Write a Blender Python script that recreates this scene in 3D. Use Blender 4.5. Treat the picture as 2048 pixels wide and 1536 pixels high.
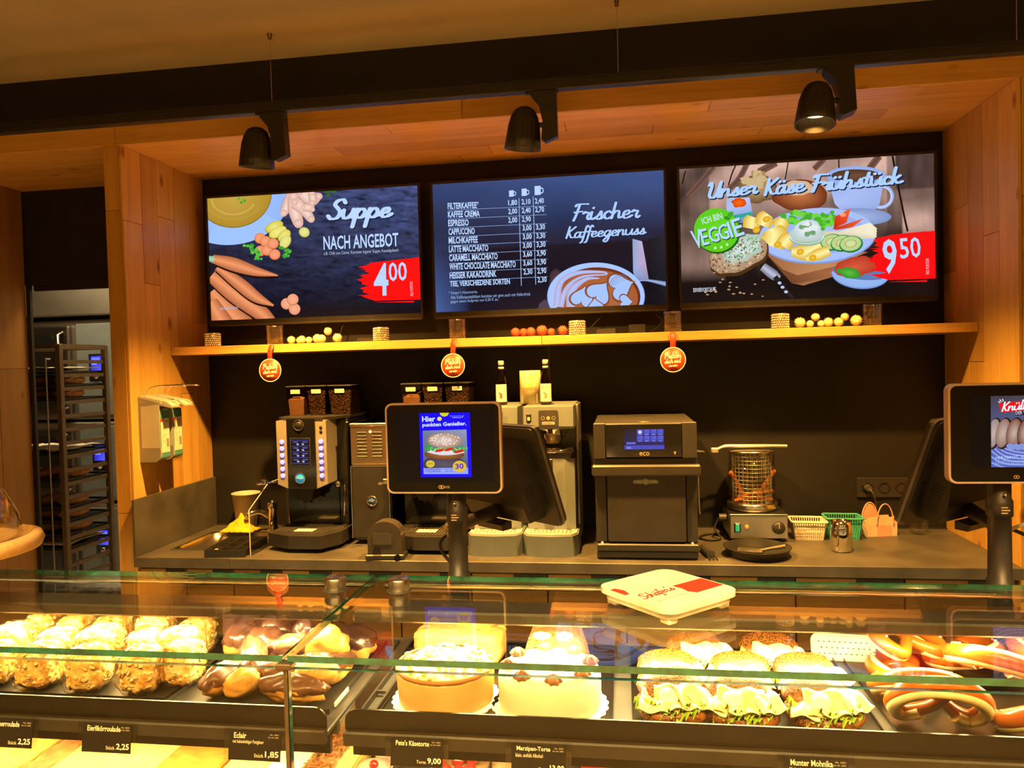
import bpy, math, random
from math import pi, sin, cos, radians as R
from mathutils import Vector, Matrix, noise as NZ
from mathutils.geometry import tessellate_polygon
random.seed(7)
for o in list(bpy.data.objects): bpy.data.objects.remove(o)
SC = bpy.context.scene
COL = SC.collection
# ---------------------------------------------------------------- camera
cd = bpy.data.cameras.new('camera'); cam = bpy.data.objects.new('camera', cd); COL.objects.link(cam)
cd.sensor_width = 36.0; cd.lens = 1495.576/2048*36.0; cd.clip_start = .02; cd.clip_end = 60
_r = Vector((0.98922, 0.14405, -0.02626)); _u = Vector((0.02210, 0.03040, 0.99929)); _f = Vector((-0.14475, 0.98910, -0.02689))
cam.matrix_world = Matrix(((_r.x,_u.x,-_f.x,0),(_r.y,_u.y,-_f.y,0),(_r.z,_u.z,-_f.z,1.66),(0,0,0,1)))
SC.camera = cam
# ---------------------------------------------------------------- world, exposure
wd = bpy.data.worlds.new('world'); SC.world = wd; wd.use_nodes = True
wd.node_tree.nodes['Background'].inputs[0].default_value = (1, .42, .08, 1)
wd.node_tree.nodes['Background'].inputs[1].default_value = .02
vs = SC.view_settings; vs.view_transform = 'Standard'; vs.look = 'None'; vs.exposure = 0.55; vs.gamma = 1.0
vs.use_curve_mapping = False
SC.cycles.caustics_reflective = False; SC.cycles.caustics_refractive = False; SC.cycles.sample_clamp_indirect = 6; SC.cycles.transparent_max_bounces = 18; SC.cycles.max_bounces = 8; SC.cycles.diffuse_bounces = 5; SC.cycles.glossy_bounces = 4; SC.cycles.use_adaptive_sampling = True; SC.cycles.adaptive_threshold = .025
WARM = (1, .47, .085)
CASEC = (1, .74, .29)
def light(kind, name, loc, energy, color=WARM, target=None, **kw):
    l = bpy.data.lights.new(name, kind); l.energy = energy; l.color = color
    for k, v in kw.items(): setattr(l, k, v)
    o = bpy.data.objects.new(name, l); COL.objects.link(o); o.location = loc
    if target is not None: o.rotation_euler = (Vector(target)-Vector(loc)).to_track_quat('-Z', 'Y').to_euler()
    return o
# unseen downlights behind the camera, added to light the room by bounce
for i, (x, y) in enumerate(((-1.7,-.3), (-.6,-.3), (.8,-.3), (2.2,-.3), (-1.2,-1.9), (1.6,-1.9))):
    light('SPOT', 'unseen_downlight', (x, y, 2.88), 205, WARM, (x, y+.1, 0), spot_size=R(130), spot_blend=.6, shadow_soft_size=.06)
# ceiling spots aimed at the display cases
for x in (-1.5, -.75, -.05, .65, 1.4):
    light('SPOT', 'counter_spot', (x, .12, 2.86), 120, (1, .70, .27), (x*.9, 1.40, 1.02), spot_size=R(40), spot_blend=.6, shadow_soft_size=.03)
# lamp strips of the display cases
for x, w in ((-1.5, 1.8), (.85, 2.7)):
    light('AREA', 'case_strip_light', (x, 1.455, 1.147), 13.2*w, CASEC, (x, 1.41, 0), shape='RECTANGLE', size=w, size_y=.03)
    light('AREA', 'case_lower_strip', (x, 1.307, .983), 2.6*w, CASEC, (x, 1.42, 0), shape='RECTANGLE', size=w, size_y=.02)
# bakehouse behind the doorway
light('AREA', 'bakehouse_light', (-3.6, 4.5, 2.8), 26, (1, .72, .36), (-3.6, 4.55, 0), shape='RECTANGLE', size=1.2, size_y=.3)
light('AREA', 'bakehouse_light', (-2.4, 4.05, 2.8), 9, (1, .62, .27), (-3.1, 3.75, 1.0), shape='RECTANGLE', size=.5, size_y=.2)  # added area light that brightens the rack and its loaves
# ---------------------------------------------------------------- materials
MATS = {}
def s2l(c): return tuple(((v/12.92) if v <= .04045 else ((v+.055)/1.055)**2.4) for v in c)
def hexc(h): return s2l(tuple(int(h[i:i+2], 16)/255 for i in (0, 2, 4)))
def _new(name):
    m = bpy.data.materials.new(name); m.use_nodes = True; nt = m.node_tree
    return m, nt, nt.nodes['Principled BSDF']
def ramp(nt, fac, stops):
    r = nt.nodes.new('ShaderNodeValToRGB'); nt.links.new(fac, r.inputs[0]); e = r.color_ramp.elements
    while len(e) < len(stops): e.new(.5)
    for el, (p, c) in zip(e, stops): el.position = p; el.color = (*c, 1)
    return r.outputs[0]
def coords(nt, scale=(1,1,1), rnd=False):
    tc = nt.nodes.new('ShaderNodeTexCoord'); mp = nt.nodes.new('ShaderNodeMapping'); mp.inputs['Scale'].default_value = scale
    nt.links.new(tc.outputs['Object'], mp.inputs[0])
    if rnd:
        oi = nt.nodes.new('ShaderNodeObjectInfo'); mu = nt.nodes.new('ShaderNodeMath'); mu.operation = 'MULTIPLY'; mu.inputs[1].default_value = 37
        nt.links.new(oi.outputs['Random'], mu.inputs[0]); cb = nt.nodes.new('ShaderNodeCombineXYZ')
        for i in range(3): nt.links.new(mu.outputs[0], cb.inputs[i])
        nt.links.new(cb.outputs[0], mp.inputs['Location'])
    return mp.outputs[0]
def tex(nt, vec, scale, detail=4, rough=.55, kind='ShaderNodeTexNoise'):
    t = nt.nodes.new(kind); t.inputs['Scale'].default_value = scale
    if kind == 'ShaderNodeTexNoise': t.inputs['Detail'].default_value = detail; t.inputs['Roughness'].default_value = rough
    nt.links.new(vec, t.inputs['Vector']); return t.outputs[0]
def bump(nt, b, h, strength, dist=.002):
    n = nt.nodes.new('ShaderNodeBump'); n.inputs['Strength'].default_value = strength; n.inputs['Distance'].default_value = dist
    nt.links.new(h, n.inputs['Height']); nt.links.new(n.outputs[0], b.inputs['Normal'])
def mat(name, c, rough=.5, metal=0, var=.12, scale=14, bmp=0, spec=.5, c2=None, emit=None, es=0, sss=0, coat=0, stretch=(1,1,1)):
    """plain surface: a noise between two tones of the colour, optional fine relief"""
    if name in MATS: return MATS[name]
    m, nt, b = _new(name)
    c = tuple(c); d = c2 or tuple(max(0, v*(1-2*var)) for v in c); e = c if c2 else tuple(min(1, v*(1+var)) for v in c)
    n = tex(nt, coords(nt, stretch), scale)
    nt.links.new(ramp(nt, n, ((.32, d), (.68, e))), b.inputs['Base Color'])
    b.inputs['Roughness'].default_value = rough; b.inputs['Metallic'].default_value = metal; b.inputs['Specular IOR Level'].default_value = spec
    if bmp: bump(nt, b, n, bmp)
    if emit: b.inputs['Emission Color'].default_value = (*emit, 1); b.inputs['Emission Strength'].default_value = es
    if sss: b.inputs['Subsurface Weight'].default_value = sss; b.inputs['Subsurface Radius'].default_value = (.01,.006,.003); b.inputs['Subsurface Scale'].default_value = 1
    if coat: b.inputs['Coat Weight'].default_value = coat; b.inputs['Coat Roughness'].default_value = .08
    MATS[name] = m; return m
def wood(name, axis, base=(.72,.44,.12), dark=(.52,.28,.065), rough=.42):
    m, nt, b = _new(name)
    s = [9, 9, 9]; s['XYZ'.index(axis)] = .7
    v = coords(nt, tuple(s), True)
    n1 = tex(nt, v, 2.2, 6, .6); s2 = [60, 60, 60]; s2['XYZ'.index(axis)] = 2
    n2 = tex(nt, coords(nt, tuple(s2), True), 3, 3, .6)
    c1 = ramp(nt, n1, ((.25, dark), (.42, tuple((a*2+d)/3 for a, d in zip(base, dark))), (.6, base), (.8, tuple(min(1, a*1.12) for a in base))))
    c2 = ramp(nt, n2, ((.35, (.80,.76,.70)), (.6, (1,1,1))))
    mx = nt.nodes.new('ShaderNodeMix'); mx.data_type = 'RGBA'; mx.blend_type = 'MULTIPLY'; mx.inputs[0].default_value = .6
    nt.links.new(c1, mx.inputs[6]); nt.links.new(c2, mx.inputs[7])
    # every board has its own tone, and a few knots
    oi = nt.nodes.new('ShaderNodeObjectInfo'); tone = ramp(nt, oi.outputs['Random'], ((0, (.78,.74,.68)), (.5, (.94,.93,.90)), (1, (1.06,1.06,1.05))))
    mx2 = nt.nodes.new('ShaderNodeMix'); mx2.data_type = 'RGBA'; mx2.blend_type = 'MULTIPLY'; mx2.inputs[0].default_value = 1
    nt.links.new(mx.outputs[2], mx2.inputs[6]); nt.links.new(tone, mx2.inputs[7])
    sk = [7, 7, 7]; sk['XYZ'.index(axis)] = 3.2
    kn = tex(nt, coords(nt, tuple(sk), True), 1.0, kind='ShaderNodeTexVoronoi')
    kc = ramp(nt, kn, ((.03, (.22,.12,.05)), (.085, (.62,.5,.4)), (.12, (1,1,1))))
    mx3 = nt.nodes.new('ShaderNodeMix'); mx3.data_type = 'RGBA'; mx3.blend_type = 'MULTIPLY'; mx3.inputs[0].default_value = .8
    nt.links.new(mx2.outputs[2], mx3.inputs[6]); nt.links.new(kc, mx3.inputs[7])
    nt.links.new(mx3.outputs[2], b.inputs['Base Color'])
    b.inputs['Roughness'].default_value = rough; b.inputs['Specular IOR Level'].default_value = .35
    bump(nt, b, n2, .15, .001)
    MATS[name] = m; return m
def glassy(name, tint=(.97,.985,.97), rough=.0, refl=1.0, edge=None):
    """thin clear sheet: transparent with a Schlick reflection on both faces"""
    m = bpy.data.materials.new(name); m.use_nodes = True; nt = m.node_tree; nt.nodes.clear()
    out = nt.nodes.new('ShaderNodeOutputMaterial'); mix = nt.nodes.new('ShaderNodeMixShader')
    tr = nt.nodes.new('ShaderNodeBsdfTransparent'); tr.inputs[0].default_value = (*tint, 1)
    gl = nt.nodes.new('ShaderNodeBsdfGlossy'); gl.inputs['Roughness'].default_value = rough
    lw = nt.nodes.new('ShaderNodeLayerWeight'); lw.inputs[0].default_value = .5
    pw = nt.nodes.new('ShaderNodeMath'); pw.operation = 'POWER'; pw.inputs[1].default_value = 5
    nt.links.new(lw.outputs['Facing'], pw.inputs[0])
    ma = nt.nodes.new('ShaderNodeMath'); ma.operation = 'MULTIPLY_ADD'; ma.inputs[1].default_value = .95*refl; ma.inputs[2].default_value = .045*refl
    nt.links.new(pw.outputs[0], ma.inputs[0]); nt.links.new(ma.outputs[0], mix.inputs[0])
    nt.links.new(tr.outputs[0], mix.inputs[1]); nt.links.new(gl.outputs[0], mix.inputs[2]); nt.links.new(mix.outputs[0], out.inputs[0])
    MATS[name] = m; return m
def film(name, c=(1,.96,.88)):
    """crinkled clear wrapping"""
    m = glassy(name, c, .12, 1.0); nt = m.node_tree
    gl = [n for n in nt.nodes if n.type == 'BSDF_GLOSSY'][0]
    n = tex(nt, coords(nt), 60, 3); bp = nt.nodes.new('ShaderNodeBump'); bp.inputs['Strength'].default_value = .9; bp.inputs['Distance'].default_value = .004
    nt.links.new(n, bp.inputs['Height']); nt.links.new(bp.outputs[0], gl.inputs['Normal']); return m
def picmat(name, es=1.0, rough=.14):
    """a lit screen: shows the picture's colours, with a glossy face"""
    m, nt, b = _new(name)
    a = nt.nodes.new('ShaderNodeVertexColor'); a.layer_name = 'Col'
    b.inputs['Base Color'].default_value = (.006,.006,.007,1); b.inputs['Roughness'].default_value = rough; b.inputs['Specular IOR Level'].default_value = .35
    nt.links.new(a.outputs[0], b.inputs['Emission Color']); b.inputs['Emission Strength'].default_value = es
    MATS[name] = m; return m
def printmat(name, rough=.5):
    m, nt, b = _new(name); a = nt.nodes.new('ShaderNodeVertexColor'); a.layer_name = 'Col'
    nt.links.new(a.outputs[0], b.inputs['Base Color']); b.inputs['Roughness'].default_value = rough
    MATS[name] = m; return m
# ---------------------------------------------------------------- mesh builder
class MB:
    def __init__(s): s.v = []; s.f = []; s.sm = []
    def add(s, vs, fs, smooth=False, M=None):
        k = len(s.v); s.v += [tuple(M @ Vector(v)) if M else tuple(v) for v in vs]
        s.f += [tuple(i+k for i in f) for f in fs]; s.sm += [smooth]*len(fs); return s
    def box(s, x0, x1, y0, y1, z0, z1, bev=0, M=None):
        x0, x1 = min(x0,x1), max(x0,x1); y0, y1 = min(y0,y1), max(y0,y1); z0, z1 = min(z0,z1), max(z0,z1)
        if bev <= 0:
            v = [(x,y,z) for x in (x0,x1) for y in (y0,y1) for z in (z0,z1)]
            return s.add(v, [(0,1,3,2),(4,6,7,5),(0,4,5,1),(2,3,7,6),(0,2,6,4),(1,5,7,3)], False, M)
        b = min(bev, (x1-x0)*.49, (y1-y0)*.49, (z1-z0)*.49); v = []; ix = {}
        for sx in (0,1):
            for sy in (0,1):
                for sz in (0,1):
                    X, Y, Z = (x0,x1)[sx], (y0,y1)[sy], (z0,z1)[sz]; dx, dy, dz = (b,-b)[sx], (b,-b)[sy], (b,-b)[sz]
                    for a, p in (('x',(X,Y+dy,Z+dz)), ('y',(X+dx,Y,Z+dz)), ('z',(X+dx,Y+dy,Z))): ix[sx,sy,sz,a] = len(v); v.append(p)
        f = []
        for k in (0,1):
            q = [ix[k,a,c,'x'] for a, c in ((0,0),(1,0),(1,1),(0,1))]; f.append(tuple(q if k else q[::-1]))
            q = [ix[a,k,c,'y'] for a, c in ((0,0),(1,0),(1,1),(0,1))]; f.append(tuple(q[::-1] if k else q))
            q = [ix[a,c,k,'z'] for a, c in ((0,0),(1,0),(1,1),(0,1))]; f.append(tuple(q if k else q[::-1]))
        for a in (0,1):
            for c in (0,1):
                q = [ix[0,a,c,'y'],ix[1,a,c,'y'],ix[1,a,c,'z'],ix[0,a,c,'z']]; f.append(tuple(q if a == c else q[::-1]) if False else tuple(q))
                f.append((ix[a,0,c,'x'],ix[a,1,c,'x'],ix[a,1,c,'z'],ix[a,0,c,'z']))
                f.append((ix[a,c,0,'x'],ix[a,c,1,'x'],ix[a,c,1,'y'],ix[a,c,0,'y']))
                for e in (0,1): f.append((ix[a,c,e,'x'],ix[a,c,e,'y'],ix[a,c,e,'z']))
        return s.add(v, f, False, M)
    def lathe(s, prof, n=24, c=(0,0,0), M=None, smooth=True, wob=None, a0=0):
        """profile [(r,z)...] turned about Z"""
        v = []; f = []; m = len(prof)
        for i in range(n):
            a = a0+2*pi*i/n
            for r, z in prof:
                k = wob(a, r, z) if wob else 1
                v.append((c[0]+r*k*cos(a), c[1]+r*k*sin(a), c[2]+z))
        for i in range(n):
            for j in range(m-1):
                a, b = i*m+j, ((i+1)%n)*m+j; f.append((a, b, b+1, a+1))
        return s.add(v, f, smooth, M)
    def cyl(s, p0, p1, r, n=12, r2=None, smooth=True, M=None):
        return s.tube([p0, p1], [r, r if r2 is None else r2], n, True, smooth, M)
    def tube(s, pts, r, n=8, caps=True, smooth=True, M=None, closed=False):
        P = [Vector(p) for p in pts]; k = len(P); rr = r if isinstance(r, (list, tuple)) else [r]*k
        v = []; f = []; up = None
        for i, p in enumerate(P):
            if closed: t = P[(i+1)%k]-P[i-1]
            else: t = P[min(i+1,k-1)]-P[max(i-1,0)]
            t = t.normalized() if t.length > 1e-9 else Vector((0,0,1))
            if up is None: up = Vector((0,0,1)) if abs(t.z) < .9 else Vector((1,0,0))
            a = t.cross(up); a = a.normalized() if a.length > 1e-6 else t.orthogonal().normalized(); b = a.cross(t).normalized(); up = b
            for j in range(n):
                q = 2*pi*j/n; v.append(p+(a*cos(q)+b*sin(q))*rr[i])
        for i in range(k if closed else k-1):
            for j in range(n):
                i2 = (i+1)%k; f.append((i*n+j, i*n+(j+1)%n, i2*n+(j+1)%n, i2*n+j))
        s.add(v, f, smooth, M)
        if caps and not closed:
            for i, rev in ((0, False), (k-1, True)):
                q = list(range(n)); 
                s.add([v[i*n+j] for j in q], [tuple(q if rev else q[::-1])], False, M)
        return s
    def prism(s, poly, axis, d0, d1, M=None, smooth=False):
        """2-D outline pushed along an axis: 'x' takes (y,z), 'y' takes (x,z), 'z' takes (x,y)"""
        mk = {'x': lambda p, d: (d, p[0], p[1]), 'y': lambda p, d: (p[0], d, p[1]), 'z': lambda p, d: (p[0], p[1], d)}[axis]
        n = len(poly); v = [mk(p, d0) for p in poly]+[mk(p, d1) for p in poly]
        tri = tessellate_polygon([[Vector((p[0], p[1], 0)) for p in poly]])
        s.add(v, [tuple(t) for t in tri]+[tuple(i+n for i in reversed(t)) for t in tri], False, M)
        return s.add(v, [(i, (i+1)%n, n+(i+1)%n, n+i) for i in range(n)], smooth, M)
    def ball(s, c, r, nu=16, nv=10, fn=None, M=None, smooth=True):
        """ellipsoid; fn(unit vector) scales the radius"""
        rx, ry, rz = r if isinstance(r, (list, tuple)) else (r,)*3; v = []; f = []
        for j in range(nv+1):
            t = pi*j/nv
            for i in range(nu):
                d = Vector((sin(t)*cos(2*pi*i/nu), sin(t)*sin(2*pi*i/nu), cos(t))); k = fn(d) if fn else 1
                v.append((c[0]+rx*d.x*k, c[1]+ry*d.y*k, c[2]+rz*d.z*k))
        for j in range(nv):
            for i in range(nu): f.append((j*nu+i, (j+1)*nu+i, (j+1)*nu+(i+1)%nu, j*nu+(i+1)%nu))
        return s.add(v, f, smooth, M)
    def grid(s, nu, nv, fn, smooth=True, M=None, wrap=False):
        v = [fn(i/(nu if wrap else nu-1), j/(nv-1)) for j in range(nv) for i in range(nu)]; f = []
        for j in range(nv-1):
            for i in range(nu if wrap else nu-1): f.append((j*nu+i, j*nu+(i+1)%nu, (j+1)*nu+(i+1)%nu, (j+1)*nu+i))
        return s.add(v, f, smooth, M)
    def sheet(s, nu, nv, fn, th, M=None):
        """a bent sheet with real thickness"""
        top = [Vector(fn(i/(nu-1), j/(nv-1))) for j in range(nv) for i in range(nu)]; k = nu*nv
        v = top+[p-Vector((0,0,th)) for p in top]; f = []
        for j in range(nv-1):
            for i in range(nu-1):
                a = (j*nu+i, j*nu+i+1, (j+1)*nu+i+1, (j+1)*nu+i); f.append(a); f.append(tuple(x+k for x in reversed(a)))
        rim = [i for i in range(nu)]+[j*nu+nu-1 for j in range(1, nv)]+[(nv-1)*nu+i for i in range(nu-2, -1, -1)]+[j*nu for j in range(nv-2, 0, -1)]
        for a, b in zip(rim, rim[1:]+rim[:1]): f.append((a, a+k, b+k, b))
        return s.add(v, f, True, M)
    def mesh(s, name):
        me = bpy.data.meshes.new(name); me.from_pydata(s.v, [], s.f); me.polygons.foreach_set('use_smooth', s.sm); me.update(); return me
    def obj(s, name, m, parent=None, loc=None, rot=None): return link(name, s.mesh(name), m, parent, loc, rot)
def link(name, me, m, parent=None, loc=None, rot=None):
    o = bpy.data.objects.new(name, me); COL.objects.link(o)
    if m is not None and not me.materials: me.materials.append(MATS[m] if isinstance(m, str) else m)
    if parent: o.parent = parent
    if loc: o.location = loc
    if rot: o.rotation_euler = rot
    return o
def tag(o, label, cat, group=None, kind=None):
    if label: o['label'] = label
    if cat: o['category'] = cat
    if group: o['group'] = group
    if kind: o['kind'] = kind
    return o
def thing(name, label, cat, loc=(0,0,0), rz=0, group=None, rx=0, ry=0):
    o = bpy.data.objects.new(name, None); COL.objects.link(o); o.location = loc; o.rotation_euler = (rx, ry, rz); o.empty_display_size = .05
    return tag(o, label, cat, group)
def dup(root, loc=None, rz=None, label=None, rx=None, ry=None, scale=None):
    def cp(o, p):
        c = o.copy(); COL.objects.link(c); c.parent = p
        for ch in [x for x in ALLCH(o)]: cp(ch, c)
        return c
    c = cp(root, None)
    if loc: c.location = loc
    if rz is not None: c.rotation_euler.z = rz
    if rx is not None: c.rotation_euler.x = rx
    if ry is not None: c.rotation_euler.y = ry
    if label: c['label'] = label
    if scale: c.scale = scale if isinstance(scale, (tuple, list)) else (scale,)*3
    return c
def ALLCH(o): return list(o.children)
def rrect(x0, x1, y0, y1, r, n=5):
    p = []
    for cx, cy, a in ((x1-r,y1-r,0), (x0+r,y1-r,pi/2), (x0+r,y0+r,pi), (x1-r,y0+r,3*pi/2)):
        for i in range(n+1): p.append((cx+r*cos(a+pi/2*i/n), cy+r*sin(a+pi/2*i/n)))
    return p
def catmull(P, k=5):
    P = [Vector(p) for p in P]
    if len(P) < 3: return P
    out = []
    for i in range(len(P)-1):
        a = P[i-1] if i else P[0]*2-P[1]; b = P[i]; c = P[i+1]; d = P[i+2] if i+2 < len(P) else P[-1]*2-P[-2]
        for j in range(k):
            t = j/k; out.append(.5*((2*b)+(c-a)*t+(2*a-5*b+4*c-d)*t*t+(3*b-a-3*c+d)*t**3))
    return out+[P[-1]]
def nz(x, y=0, z=0, s=1): return NZ.noise(Vector((x*s, y*s, z*s)))
# ---------------------------------------------------------------- lettering and flat pictures
_TC = {}
def textmesh(s, bold=.0):
    k = (s, bold)
    if k in _TC: return _TC[k]
    cu = bpy.data.curves.new('t', 'FONT'); cu.body = s; cu.size = 1; cu.resolution_u = 2; cu.offset = bold; cu.fill_mode = 'FRONT'
    o = bpy.data.objects.new('t', cu); COL.objects.link(o); me = bpy.data.meshes.new_from_object(o)
    v = [(q.co.x, q.co.y) for q in me.vertices]; f = [tuple(p.vertices) for p in me.polygons]
    bpy.data.objects.remove(o); bpy.data.meshes.remove(me)
    _TC[k] = (v, f); return v, f
GL = {
 'u':(1.0,[[(0,.9),(.02,.3),(.22,0),(.5,.12),(.72,.6),(.76,.95)],[(.76,.95),(.74,.3),(.88,0),(1.1,.25)]]),
 'n':(.95,[[(.02,.95),(0,0)],[(.02,.45),(.3,.9),(.56,.88),(.6,.4),(.66,.05),(.98,.2)]]),
 'p':(.98,[[(.04,.95),(-.06,-.95)],[(.0,.3),(.2,.85),(.52,.92),(.7,.5),(.5,.05),(.2,.05),(0,.3)],[(.5,.05),(.98,.25)]]),
 'e':(.8,[[(.06,.38),(.42,.48),(.58,.74),(.4,.95),(.12,.75),(.06,.35),(.2,.02),(.5,.03),(.85,.3)]]),
 'a':(.98,[[(.66,.82),(.35,.95),(.06,.6),(.1,.12),(.35,.02),(.6,.35),(.7,.92)],[(.7,.92),(.66,.25),(.78,0),(1.0,.2)]]),
 's':(.74,[[(.0,.1),(.3,.6),(.42,1.0),(.5,.55),(.55,.2),(.36,-.02),(.08,.1)],[(.5,.05),(.8,.25)]]),
 'i':(.45,[[(.05,.92),(.04,.25),(.2,0),(.48,.22)],[(.12,1.38),(.14,1.46)]]),
 'r':(.7,[[(.0,.75),(.2,1.0),(.22,.85),(.5,.85),(.42,.3),(.55,0),(.75,.2)]]),
 'c':(.74,[[(.58,.76),(.4,.95),(.1,.72),(.06,.35),(.24,.02),(.48,.05),(.8,.3)]]),
 'h':(.95,[[(.12,2.0),(.0,0)],[(.02,.45),(.3,.92),(.56,.88),(.6,.4),(.66,.05),(.98,.2)]]),
 'k':(.85,[[(.12,2.0),(0,0)],[(.58,.95),(.08,.45)],[(.14,.5),(.46,.04),(.85,.18)]]),
 'f':(.55,[[(.62,1.75),(.46,2.0),(.3,1.6),(.16,0),(.05,-.75),(-.14,-.9)],[(-.06,.9),(.55,.98)]]),
 'g':(.92,[[(.66,.82),(.35,.95),(.06,.6),(.1,.12),(.35,.02),(.62,.4)],[(.7,.95),(.62,-.4),(.36,-.95),(.05,-.75),(.4,-.2),(.95,.22)]]),
 't':(.55,[[(.26,1.65),(.15,.3),(.3,0),(.58,.22)],[(-.08,1.05),(.5,1.12)]]),
 'l':(.42,[[(.2,2.0),(.06,.3),(.2,0),(.45,.2)]]),
 'o':(.8,[[(.35,.95),(.06,.55),(.2,.04),(.5,.1),(.6,.6),(.35,.95),(.85,.75)]]),
 'b':(.8,[[(.15,2),(.02,.3),(.2,0),(.5,.15),(.55,.7),(.3,.9),(.05,.5)],[(.5,.5),(.85,.5)]]),
 'd':(.95,[[(.6,.8),(.35,.95),(.06,.6),(.1,.12),(.35,.02),(.6,.35),(.85,2.0)],[(.75,.9),(.66,.25),(.8,0),(1,.2)]]),
 'm':(1.35,[[(.02,.95),(0,0)],[(.02,.45),(.28,.9),(.45,.88),(.46,0)],[(.46,.45),(.74,.9),(.92,.88),(.95,.3),(1.05,.04),(1.35,.2)]]),
 'S':(1.0,[[(1.0,1.65),(.78,2.0),(.38,1.9),(.22,1.5),(.5,1.1),(.74,.65),(.58,.08),(.1,.02),(-.15,.35)]]),
 'F':(.9,[[(.42,1.85),(.28,.6),(.14,-.1)],[(.08,1.7),(.25,1.95),(1.15,1.95)],[(.1,.95),(.75,1.02)]]),
 'K':(1.08,[[(.3,1.95),(.1,0)],[(1.05,1.9),(.25,.95)],[(.3,1.0),(.68,.1),(1.08,.12)]]),
 'U':(1.2,[[(.0,1.6),(.18,1.95),(.26,1.4),(.14,.4),(.36,0),(.74,.3),(1.05,1.95)],[(1.05,1.9),(.92,.3),(1.05,0),(1.25,.2)]]),
 'P':(.95,[[(.32,1.9),(.12,0)],[(.0,1.5),(.3,1.95),(.9,1.85),(.9,1.2),(.2,.95)]]),
 "'":(.3,[[(.18,2.0),(.1,1.6)]]), ' ':(.55,[]), '!':(.4,[[(.2,2.0),(.12,.6)],[(.08,.05),(.09,.1)]]),
}
def scriptmesh(s, w=.2, slant=.18):
    """brush script: every glyph is a set of strokes widened into ribbons"""
    k = ('S', s, w)
    if k in _TC: return _TC[k]
    V = []; Fc = []; x = 0
    for ch in s:
        base = {'ä':'a','ü':'u','ö':'o'}.get(ch, ch); adv, st = GL[base]; st = list(st)
        if ch in 'äüö': st = st+[[(.2,1.4),(.22,1.48)], [(.58,1.4),(.6,1.48)]]
        for q in st:
            P = catmull([(a[0], a[1], 0) for a in q], 4)
            P = [Vector((p.x+x+slant*p.y, p.y)) for p in P]; n = len(P); k0 = len(V)
            for i, p in enumerate(P):
                t = (P[min(i+1,n-1)]-P[max(i-1,0)]); t = t.normalized() if t.length > 1e-6 else Vector((0,1))
                nn = Vector((-t.y, t.x)); hw = w*.5*(1.0 if abs(t.y) > .4 else .72)
                V += [tuple(p+nn*hw), tuple(p-nn*hw)]
            for i in range(n-1): a = k0+2*i; Fc.append((a, a+1, a+3, a+2))
            for p in (P[0], P[-1]):
                c0 = len(V); V += [(p.x+w*.48*cos(2*pi*i/8), p.y+w*.48*sin(2*pi*i/8)) for i in range(8)]; Fc.append(tuple(range(c0, c0+8)))
        x += adv
    _TC[k] = (V, Fc); return V, Fc
def solve_h(src):
    """homography that takes four authored corners to the unit square"""
    dst = [(0,0),(1,0),(1,1),(0,1)]; A = []; B = []
    for (x, y), (u, v) in zip(src, dst):
        A.append([x,y,1,0,0,0,-u*x,-u*y]); B.append(u); A.append([0,0,0,x,y,1,-v*x,-v*y]); B.append(v)
    n = 8; Mx = [r[:]+[b] for r, b in zip(A, B)]
    for i in range(n):
        p = max(range(i, n), key=lambda r: abs(Mx[r][i])); Mx[i], Mx[p] = Mx[p], Mx[i]
        for r in range(n):
            if r != i:
                k = Mx[r][i]/Mx[i][i]; Mx[r] = [a-k*b for a, b in zip(Mx[r], Mx[i])]
    h = [Mx[i][n]/Mx[i][i] for i in range(n)]
    return lambda x, y: ((h[0]*x+h[1]*y+h[2])/(h[6]*x+h[7]*y+1), (h[3]*x+h[4]*y+h[5])/(h[6]*x+h[7]*y+1))
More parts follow.
